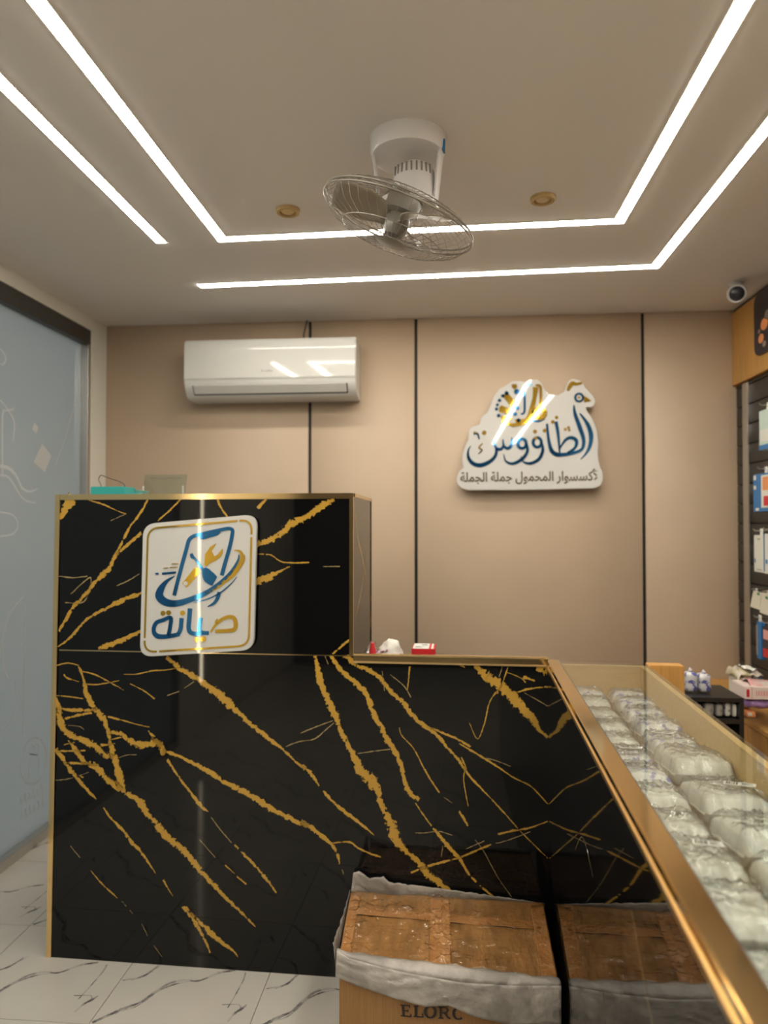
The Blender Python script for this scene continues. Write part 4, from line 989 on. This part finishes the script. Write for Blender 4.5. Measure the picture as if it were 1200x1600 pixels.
MB().hexa([cf(s0 - .002, .163, tb_ + .022), cf(s1 + .002, .163, tb_ + .022), cf(s1 + .002, .242, tb_ + .022), cf(s0 - .002, .242, tb_ + .022), cf(s0 - .002, .163, tb_ + .036), cf(s1 + .002, .163, tb_ + .026), cf(s1 + .002, .242, tb_ + .026), cf(s0 - .002, .242, tb_ + .036)]).build('box_lid', M['teal_light'], r, bevel=0.001)
s0, s1 = tower_item(222, .30), tower_item(288, .30)
r = empty('acrylic_stand', cf((s0 + s1) / 2, .30, tb_), 'clear acrylic card stand on top of the counter block', 'stand')
MB().hexa([cf(s0, .300, tb_ + .004), cf(s1, .300, tb_ + .004), cf(s1, .304, tb_ + .004), cf(s0, .304, tb_ + .004), cf(s0, .325, tb_ + .095), cf(s1, .325, tb_ + .095), cf(s1, .329, tb_ + .095), cf(s0, .329, tb_ + .095)]).build('upright_sheet', M['acry_clear'], r)
MB().box((s0, .27, tb_), (s1, .36, tb_ + .004), cf).build('foot_sheet', M['acry_clear'], r)
MB().box((s0 + .02, .318, tb_ + .080), (s1 - .02, .3195, tb_ + .083), cf).build('edge_clip', M['fan_grey'], r)
for sx_ in (s0 + .002, s1 - .008): MB().box((sx_, .298, tb_ + .004), (sx_ + .006, .300, tb_ + .05), cf).build('edge_rib', M['ac_grey'], r)
s0, s1 = tower_item(228, .12), tower_item(262, .12)
r = empty('steel_tweezers', cf((s0 + s1) / 2, .1, tb_), 'thin dark tweezers lying on the counter block before the acrylic stand', 'tweezers')
for dz in (0, .012):
    MB().hexa([cf(s0, .09 + dz, tb_), cf(s1, .10, tb_), cf(s1, .106, tb_), cf(s0, .098 + dz, tb_), cf(s0, .09 + dz, tb_ + .012), cf(s1, .10, tb_ + .004), cf(s1, .106, tb_ + .004), cf(s0, .098 + dz, tb_ + .012)]).build('tweezer_leg', M['fan_grey'], r)
# ledge things: crumpled tissue, red box, red cap, folded sheet
lz = 1.026
def lx(px, t): return (onpl(px, 1015, C0 + W * t, NF) - C0).dot(U)
s_ = lx(609, .10)
r = empty('tissue_pack', cf(s_, .10, lz), 'crumpled white tissue pack lying on the counter ledge', 'tissue')
mb = MB()
def tis(u, v):
    th, ph = u * 2 * math.pi, v * math.pi * .5
    d_ = Vector((math.cos(th) * math.cos(ph), math.sin(th) * math.cos(ph), math.sin(ph)))
    k_ = 1 + .16 * noise.noise(d_ * 1.8) + .10 * noise.noise(d_ * 5)
    return cf(s_ + .003 + d_.x * .043 * k_, .10 + d_.y * .035 * k_, lz + .002 + max(0, d_.z) * .066 * k_)
mb.grid(tis, 28, 12).build('tissue', M['paper_white'], r, smooth=True, sharp=50)
def wrp(u, v): return cf(s_ - .055 + .05 * u, .06 + .05 * v, lz + .022 + .012 * noise.noise(Vector((u * 5, v * 5, 2))) + .014 * u)
MB().grid(wrp, 8, 8).build('wrapper', mat('striped_wrapper', (0.55, 0.5, 0.55), 0.3, col2=(0.30, 0.02, 0.10), vscale=70, ramp=(.48, .52)), r, smooth=True, solid=0.001, fixn=False)
s0, s1 = lx(643, .06), lx(680, .06)
r = empty('red_box', cf((s0 + s1) / 2, .11, lz), 'small red box with a white printed top on the counter ledge', 'box')
MB().box((s0, .06, lz), (s1, .165, lz + .044), cf).build('box_body', M['red'], r, bevel=0.001)
MB().box((s0 + .004, .0605, lz + .044), (s1 - .022, .1645, lz + .0448), cf).build('white_top_label', M['sticker'], r)
MB().box((s1 - .014, .0605, lz + .044), (s1 - .007, .1645, lz + .0448), cf).build('white_stripe', M['sticker'], r)
pr = MB()
for a in ((.010, .08, .035, .084), (.010, .09, .028, .094), (.03, .13, .05, .145), (.012, .10, .04, .103)): pr.box((s0 + a[0], a[1], lz + .0448), (s0 + a[2], a[3], lz + .0452), cf)
pr.build('print', M['grey_text'], r)
s_ = lx(581, .05)
r = empty('red_capped_bottle', cf(s_, .07, lz), 'tiny bottle with red pointed cap beside the tissue', 'bottle')
fb = lambda x, y, z: cf(s_ + x, .07 + y, lz + z)
MB().lathe([(.014, 0), (.015, .004), (.015, .022), (.010, .028)], fb, 18).build('bottle_body', M['paper_white'], r, smooth=True)
MB().lathe([(.0125, .022), (.0125, .03), (.009, .046), (.007, .058), (.001, .062)], fb, 18).build('cap', M['red'], r, smooth=True)
r = empty('folding_knife_blade', cf(lx(568, .08), .1, lz), 'grey metal hand tool leaning against the counter block', 'tool')
s_ = lx(566, .06)
MB().hexa([cf(s_ - .004, .05, lz), cf(s_ + .012, .05, lz), cf(s_ + .012, .06, lz), cf(s_ - .004, .06, lz), cf(s_ + .030, .12, lz + .055), cf(s_ + .044, .12, lz + .055), cf(s_ + .044, .13, lz + .055), cf(s_ + .030, .13, lz + .055)]).build('tool_blade', M['alu'], r, bevel=0.001)
MB().hexa([cf(s_ - .008, .045, lz), cf(s_ + .014, .045, lz), cf(s_ + .014, .065, lz), cf(s_ - .008, .065, lz), cf(s_ + .004, .07, lz + .02), cf(s_ + .024, .07, lz + .02), cf(s_ + .024, .09, lz + .02), cf(s_ + .004, .09, lz + .02)]).build('tool_grip', M['fan_grey'], r, bevel=0.002)
r.name = 'hand_tool'; WLOC['hand_tool'] = WLOC['folding_knife_blade']

# ------------------------------------------------------------------ shelving along the side wall
XH = 1.475
hd = empty('wood_header', (XH + .06, 2.2, 2.205), 'oak laminate header board above the dark slat wall', 'header')
MB().box((XH, 0.6, 2.205), (XR - 0.001, D - 0.001, ZC - 0.02), None).build('header_board', M['wood'], hd, bevel=0.002)
MB().box((XH + .012, 0.6, ZC - 0.02), (XR - 0.001, D - 0.001, ZC - 0.001)).build('shadow_gap', M['dark_frame'], hd)
# dark poster board on the header
hs = empty('header_poster', (XH, 3.2, 2.28), 'navy rounded poster board with orange dots on the oak header', 'poster')
y1, y0 = onx(1178, 500, XH - .012).y, 2.3
def rr_poly(ya, yb, za, zb, r0, X):
    out = []
    for cy, cz, s0 in ((ya + r0, za + r0, 180), (yb - r0, za + r0, 270), (yb - r0, zb - r0, 0), (ya + r0, zb - r0, 90)):
        for k in range(7):
            t = R(s0 + 15 * k); out.append((X, cy + r0 * math.cos(t), cz + r0 * math.sin(t)))
    return out
MB().prism(rr_poly(y0, y1, 2.285, 2.575, .045, XH - .012), (0.0115, 0, 0)).build('poster_board', M['navy'], hs)
for px, py, rr, mt in ((1194, 506, .028, 'orange'), (1189, 529, .022, 'orange'), (1199, 491, .022, 'alu'), (1194, 537, .014, 'alu'), (1186, 518, .010, 'alu')):
    c = onx(px, py, XH - .0122)
    MB().prism([(XH - .0124, c.y + rr * math.cos(t) * 1.3, c.z + rr * math.sin(t)) for t in [k * math.pi / 8 for k in range(16)]], (0.0006, 0, 0)).build('printed_dot', M[mt], hs)
# slat wall: individual dark slats and aluminium uprights
XS = 1.495
sw = empty('slat_wall', (XS, 2.2, 0.9), 'dark slat wall panel with aluminium uprights beside the beige wall', 'slat wall')
MB().box((XS + .014, 0.6, 0.705), (XR - .001, D - .001, 2.204)).build('backing_board', M['dark'], sw)
z = 0.71
while z < 2.19:
    MB().box((XS, 0.6, z), (XS + .014, D - .001, min(z + .094, 2.203))).build('slat', M['slat'], sw, bevel=0.0015, seg=1); z += .0985
for yy in (onx(1165.5, 800, XS - .006).y, 2.45, 1.3): MB().box((XS - .006, yy - .032, 0.71), (XS, yy + .032, 2.2)).build('upright', M['alu'], sw, bevel=0.001)

def hang(name, px0, px1, py0, py1, Xf, dep, label, front, side, cat, group=None, extras=()):
    """a flat carton hanging on a peg from the slat wall; px0 is its far edge"""
    a, b2 = onx(px0, (py0 + py1) / 2, Xf), onx(px1, (py0 + py1) / 2, Xf)
    z1, z0 = onx(px0, py0, Xf).z, onx(px0, py1, Xf).z
    r = empty(name, ((Xf + XS) / 2, (a.y + b2.y) / 2, z0), label, cat, group)
    MB().box((Xf, b2.y, z0), (Xf + dep, a.y, z1)).build('carton', front, r, bevel=0.002)
    if side: MB().box((Xf - .0006, a.y - .30 * (a.y - b2.y), z0 + .004), (Xf, a.y - .002, z1 - .004)).build('side_stripe', side, r)
    for ei, (nm, u0, u1, v0, v1, mt) in enumerate(extras):
        ya, yb = a.y + (b2.y - a.y) * u0, a.y + (b2.y - a.y) * u1
        MB().box((Xf - .0009 - .0004 * ei, min(ya, yb), z0 + (z1 - z0) * v0), (Xf - .0002, max(ya, yb), z0 + (z1 - z0) * v1)).build(nm, mt, r)
    ym = (a.y + b2.y) / 2
    MB().tube([(XS + .002, ym, z1 + .02), (Xf - .015, ym, z1 + .02), (Xf - .022, ym, z1 + .028)], .0025, 6).build('peg_hook', M['alu'], r)
    MB().box((Xf + dep * .3, ym - .015, z1 - .002), (Xf + dep * .3 + .001, ym + .015, z1 + .03)).build('hang_tab', M['sticker'], r)
    return r
pw_ = mat('pale_card', (0.66, 0.66, 0.60), 0.4)
mint = mat('mint_card', (0.50, 0.62, 0.56), 0.4)
cream = mat('cream_tag', (0.70, 0.66, 0.55), 0.5)
hang('hanging_pack', 1186, 1204, 643, 704, 1.40, .05, 'pale mint pack with blue foot, highest on the dark slat wall', mint, None, 'pack', None, (('blue_foot', 0, 1, 0, .12, M['blue']), ('white_band', .1, 1, .2, .5, pw_)))
hang('hanging_pack', 1177, 1208, 742, 800, 1.40, .05, 'blue pack with an orange picture hanging on the dark slat wall', M['blue'], None, 'pack', None, (('picture', .42, 1, .1, .95, pw_), ('orange_print', .5, .95, .55, .9, M['orange']), ('red_print', .55, 1, .15, .4, M['red']), ('white_dot', .05, .15, .85, .97, pw_), ('white_dot', .05, .15, .6, .7, pw_), ('white_dot', .15, .3, .03, .1, pw_)))
hang('hanging_box', 1178, 1192.5, 836, 893, 1.40, .045, 'white slim box with blue marks closest to the aluminium upright', pw_, None, 'box', 'white slim boxes on the slat wall', (('blue_mark', .08, .2, .25, .36, M['blue']), ('grey_print', .4, .7, .88, .91, M['grey_text']), ('grey_print', .35, .8, .06, .08, M['grey_text'])))
hang('hanging_box', 1193.5, 1210, 834, 896, 1.40, .045, 'white slim box with blue edge at the picture edge of the slat wall', pw_, None, 'box', 'white slim boxes on the slat wall', (('blue_edge', 0, .1, .05, 1, M['blue']), ('blue_mark', .2, .35, .25, .36, M['blue'])))
def tagcard(px, py, label):
    X = 1.40; c = [onx(x, y, X) for x, y in px]
    z1 = max(p_.z for p_ in c); ym = sum(p_.y for p_ in c) / 4
    r = empty('hanging_card', (X, ym, min(p_.z for p_ in c)), label, 'card', 'cream cards on the slat wall')
    MB().prism(c, (.006, 0, 0)).build('card', cream, r)
    g_ = onx(*py, X - .0005); MB().box((X - .001, g_.y - .012, g_.z - .006), (X - .0002, g_.y + .012, g_.z + .006)).build('green_mark', mat('green_print', (.03, .22, .08), .4), r)
    MB().tube([(XS + .002, ym, z1 + .01), (X - .02, ym, z1 + .01)], .0025, 6).build('peg_hook', M['alu'], r)
    MB().box((X + .002, ym - .008, z1 - .02), (X + .003, ym + .008, z1 + .014)).build('hang_tab', M['sticker'], r)
tagcard([(1177, 923), (1189, 926), (1187, 953), (1172, 948)], (1185, 928), 'cream card with a green mark tilted on a peg beside the upright')
tagcard([(1190, 926), (1210, 930), (1210, 965), (1187, 957)], (1198, 934), 'cream card with a green mark overlapping the first at the picture edge')
hang('hanging_pouch', 1182, 1189.5, 970, 1028, 1.40, .02, 'narrow blue pouch hanging below the cream cards', M['blue'], None, 'pouch', None, (('silver_edge', 0, .25, .1, .9, M['alu']),))
hang('hanging_pouch', 1191.5, 1208, 978, 1026, 1.40, .03, 'red and black pouch hanging below the cream cards', M['navy'], None, 'pouch', None, (('red_print', .05, .9, .02, .3, M['red']), ('pink_print', .1, .8, .6, .9, M['pink'])))

# low oak cabinet along the side wall
zc_ = 0.70
XC = 0.5 * (onz(1160, 1121, zc_).x + onz(1200, 1145, zc_).x)
cb = empty('oak_cabinet', ((XC + XS) / 2, 2.2, 0), 'low oak cabinet under the dark slat wall', 'cabinet')
MB().box((XC + .02, 0.9, 0.0), (XR - .002, D - .002, zc_ - .02)).build('cabinet_body', M['wood'], cb)
MB().box((XC, 0.9, zc_ - .02), (XR - .002, D - .002, zc_)).build('cabinet_top', M['wood'], cb, bevel=0.002)
yy = 0.9
while yy < 3.7:
    y2 = min(yy + .478, D - .004); dr = MB().box((XC + .002, yy + .002, .08), (XC + .019, y2 - .002, zc_ - .022)).build('door', M['wood'], cb, bevel=0.0015)
    MB().box((XC - .012, y2 - .06, .36), (XC + .002, y2 - .05, .48)).build('handle', M['alu'], dr); yy += .478
def at(px, py, Y): return ony(px, py, Y)
def cbox(name, px0, px1, py0, py1, Y, dep, mats, label, cat, extras=(), bev=.003):
    a, b2 = at(px0, py1, Y), at(px1, py0, Y)
    r = empty(name, ((a.x + b2.x) / 2, Y + dep / 2, a.z), label, cat)
    MB().box((a.x, Y, a.z), (b2.x, Y + dep, b2.z)).build('box_body', mats, r, bevel=bev)
    for nm, u0, u1, v0, v1, mt in extras:
        MB().box((a.x + (b2.x - a.x) * u0, Y - .0008, a.z + (b2.z - a.z) * v0), (a.x + (b2.x - a.x) * u1, Y - .0001, a.z + (b2.z - a.z) * v1)).build(nm, mt, r)
    return r
YC = 2.86
zpy = lambda Y: 823 + (H - zc_) * F / Y   # pixel row of the cabinet top at depth Y (rough)
pb = at(1160, 1119, YC + .12)
cbox('stacked_carton', 1154, 1170, 1060, 1114, YC + .14, .10, cream, 'tall cream carton standing on the oak cabinet beside the black shelf', 'box')
r = cbox('orange_box', 1167, 1181, 1112, 1121, YC, .08, M['orange'], 'small orange box at the bottom of the pile on the oak cabinet', 'box', (('pale_print', .1, .6, .3, .8, cream),))
zo = at(1167, 1112, YC).z
r = empty('purple_bag', at(1183, 1112, YC), 'shiny purple wrapped bag in the pile on the oak cabinet', 'bag')
pa, pb2 = at(1166, 1111.5, YC - .01), at(1215, 1093, YC - .01)
def bag(u, v):
    th = v * 2 * math.pi; k_ = (1 - abs(2 * u - 1) ** 4) ** .5 + .02
    cz, hz = (pa.z + pb2.z) / 2, (pb2.z - pa.z) / 2 * .93
    n_1 = 1 + .16 * noise.noise(Vector((u * 5, math.cos(th) * 2, math.sin(th) * 2)))
    return Vector((pa.x + (pb2.x - pa.x) * u, YC + .05 + .055 * math.cos(th) * k_ * n_1, cz + max(-hz, hz * math.sin(th) * k_ * n_1)))
MB().grid(bag, 24, 18).build('bag_body', M['purple'], r, smooth=True, sharp=80)
MB().tube([bag(0.05, .0), bag(0.0, .0) + Vector((-.012, 0, .008)), bag(0, 0) + Vector((-.018, 0, .02))], [.012, .005, .012], 10).build('bag_neck', M['purple'], r, smooth=True)
zt_p = pb2.z
cbox('pink_box', 1164, 1215, 1074, 1093, YC - .01, .13, M['pinkwhite'], 'long pale pink box with a red square on the purple bag', 'box', (('red_square', .05, .14, .2, .8, M['red']), ('pink_band', .20, .23, 0, 1, M['pink']), ('pink_lettering', .34, .38, .3, .7, M['pink']), ('pink_lettering', .41, .46, .3, .7, M['pink']), ('pink_lettering', .49, .53, .3, .7, M['pink']), ('pink_lettering', .56, .62, .3, .7, M['pink']), ('pink_lettering', .65, .7, .3, .7, M['pink'])))
r = empty('pink_pack', at(1190, 1073, YC + .04), 'shiny pink pack with clear window lying on the pale pink box', 'pack')
a, b2 = at(1175, 1073.5, YC - .005), at(1214, 1062, YC)
MB().grid(lambda u, v: Vector((a.x + (b2.x - a.x) * u, YC + .1 * v, a.z + .0005 + (b2.z - a.z) * (1 - u) * 0 + .022 * math.sin(math.pi * v) * (1 - .4 * u) + .003 * noise.noise(Vector((u * 8, v * 6, 1))))), 16, 8).build('pack_body', mat('pink_wrap', (.70, .30, .30), .2, coat=1.0, bump=.5, bscale=50, col2=(.62, .52, .48), vscale=18), r, smooth=True, solid=.002, fixn=False)
MB().box((a.x + .02, YC + .03, a.z + .024), (a.x + .06, YC + .06, a.z + .026)).build('window', M['acry_clear'], r)
r = empty('yellow_paper_bag', at(1165, 1060, YC + .18), 'crumpled yellowish plastic bag on top of the cream carton', 'bag')
a = at(1147, 1043, YC + .16); b2 = at(1186, 1066, YC + .16)
zt_c = at(1160, 1060, YC + .14).z
def yb_(u, v):
    return Vector((a.x + (b2.x - a.x) * u, YC + .12 + .14 * v, zt_c + .006 + (.030 - .012 * u) * math.sin(math.pi * (.15 + .7 * v)) + .012 * noise.noise(Vector((u * 6, v * 5, 3))) - .03 * max(0, .12 - u) / .12))
MB().grid(yb_, 24, 12).build('bag_body', M['yellow_bag'], r, smooth=True, solid=.003, fixn=False, sharp=70)
MB().grid(lambda u, v: yb_(.3 + .5 * u, .2 + .5 * v) + Vector((0, -.02, .014)), 10, 8).build('paper_insert', M['paper_white'], r, smooth=True, solid=.001, fixn=False)
r = empty('black_tray', at(1200, 1130, 2.70), 'black plastic tray on the oak cabinet by the picture edge', 'tray')
a = Vector((XC + .09, 2.52, zc_))
mb = MB().box((a.x, 2.45, zc_), (a.x + .2, 2.72, zc_ + .004))
for q_ in ((a.x, 2.45, a.x + .005, 2.72), (a.x + .195, 2.45, a.x + .2, 2.72), (a.x + .005, 2.45, a.x + .195, 2.455), (a.x + .005, 2.715, a.x + .195, 2.72)): mb.box((q_[0], q_[1], zc_ + .004), (q_[2], q_[3], zc_ + .05))
mb.build('tray_body', M['blackmetal'], r)

# small black open shelf beside the display counter
YF = 2.70
xr, xl = at(1162.5, 1110, YF).x, at(1068, 1110, YF).x
zt_ = at(1150, 1091, YF).z; zm = at(1150, 1128, YF).z
bs = empty('black_open_shelf', ((xl + xr) / 2, YF + .11, 0), 'small black open shelf behind the glass display counter', 'shelf')
th = .016
MB().box((xl, YF, zt_ - th), (xr, YF + .22, zt_)).build('top_board', M['blackmetal'], bs, bevel=0.001)
MB().box((xr - th, YF, 0), (xr, YF + .22, zt_ - th)).build('side_board', M['blackmetal'], bs)
MB().box((xl, YF, 0), (xl + th, YF + .22, zt_ - th)).build('side_board', M['blackmetal'], bs)
for z_ in (zm, zm - .2, .08): MB().box((xl + th, YF + .001, z_ - th / 2), (xr - th, YF + .21, z_ + th / 2)).build('shelf_board', M['blackmetal'], bs)
MB().box((xl + th, YF + .21, 0.0), (xr - th, YF + .219, zt_ - th)).build('back_board', M['slat'], bs)
def roll(name, px0, px1, py0, Y, zb_, mt, label, group, cat, seed):
    a = at(px0, 1080, Y); b2 = at(px1, 1080, Y); w_ = b2.x - a.x; hh = at(px0, py0, Y).z - zb_
    r = empty(name, ((a.x + b2.x) / 2, Y + .03, zb_), label, cat, group)
    def g(u, v):
        th_ = u * 2 * math.pi; cx, cy = math.cos(th_), math.sin(th_)
        sq = lambda c: math.copysign(abs(c) ** .5, c)
        k_ = (1 - (abs(2 * v - 1)) ** 7) ** .5 if 0 < v < 1 else .02
        n1 = 1 + .07 * noise.noise(Vector((cx * 3 + seed, cy * 3, v * 5)))
        return Vector(((a.x + b2.x) / 2 + sq(cx) * w_ * .49 * k_ * n1, Y + .03 + sq(cy) * .03 * k_ * n1, zb_ + hh * v))
    MB().grid(g, 20, 12).build('wrapped_body', mt, r, smooth=True, sharp=80)
    MB().grid(lambda u, v: g(.55 + .3 * u, .985 + .015 * v) + Vector((0, 0, .012 * v + .004 * noise.noise(Vector((u * 6, seed, v))))), 8, 2).build('sealed_end', mt, r, smooth=True, solid=.001, fixn=False)
pkw = mat('blue_flower_wrap', (.56, .56, .58), .3, coat=.8, bump=.6, bscale=40, col2=(.08, .09, .34), vscale=45, ramp=(.55, .6))
roll('tissue_bundle', 1073, 1092, 1050, YF + .06, zt_, pkw, 'white and blue wrapped bundle standing next to the end block', 'bundles on the black shelf', 'bundle', 1)
roll('tissue_bundle', 1093.5, 1113, 1053, YF + .06, zt_, pkw, 'white and blue wrapped bundle standing farther along the black shelf', 'bundles on the black shelf', 'bundle', 4)
dim = mat('grey_pack', (.40, .39, .36), .4, coat=.5, bump=.5, bscale=50, vary=.4, vscale=30)
wht = mat('white_pack', (.62, .62, .60), .35, coat=.6, bump=.4, bscale=50, col2=(.2, .26, .24), vscale=55, ramp=(.56, .62))
pls = [(1083, 1099, 1101, dim), (1101, 1117, 1098, dim), (1119, 1131, 1100, dim), (1133, 1143, 1097, wht), (1145, 1152, 1099, pw_)]
nm_ = ['mottled grey pack at the inner end of the black shelf', 'wider grey pack with dark print inside the black shelf', 'slimmer grey pack in the middle of the black shelf', 'white printed pack standing inside the black shelf', 'narrow cream pack against the black shelf side board']
for (p0, p1, t_, mt), lb_ in zip(pls, nm_):
    roll('small_pack', p0, p1, t_, YF + .02, zm + th / 2, mt, lb_, 'packs inside the black shelf', 'pack', p0)
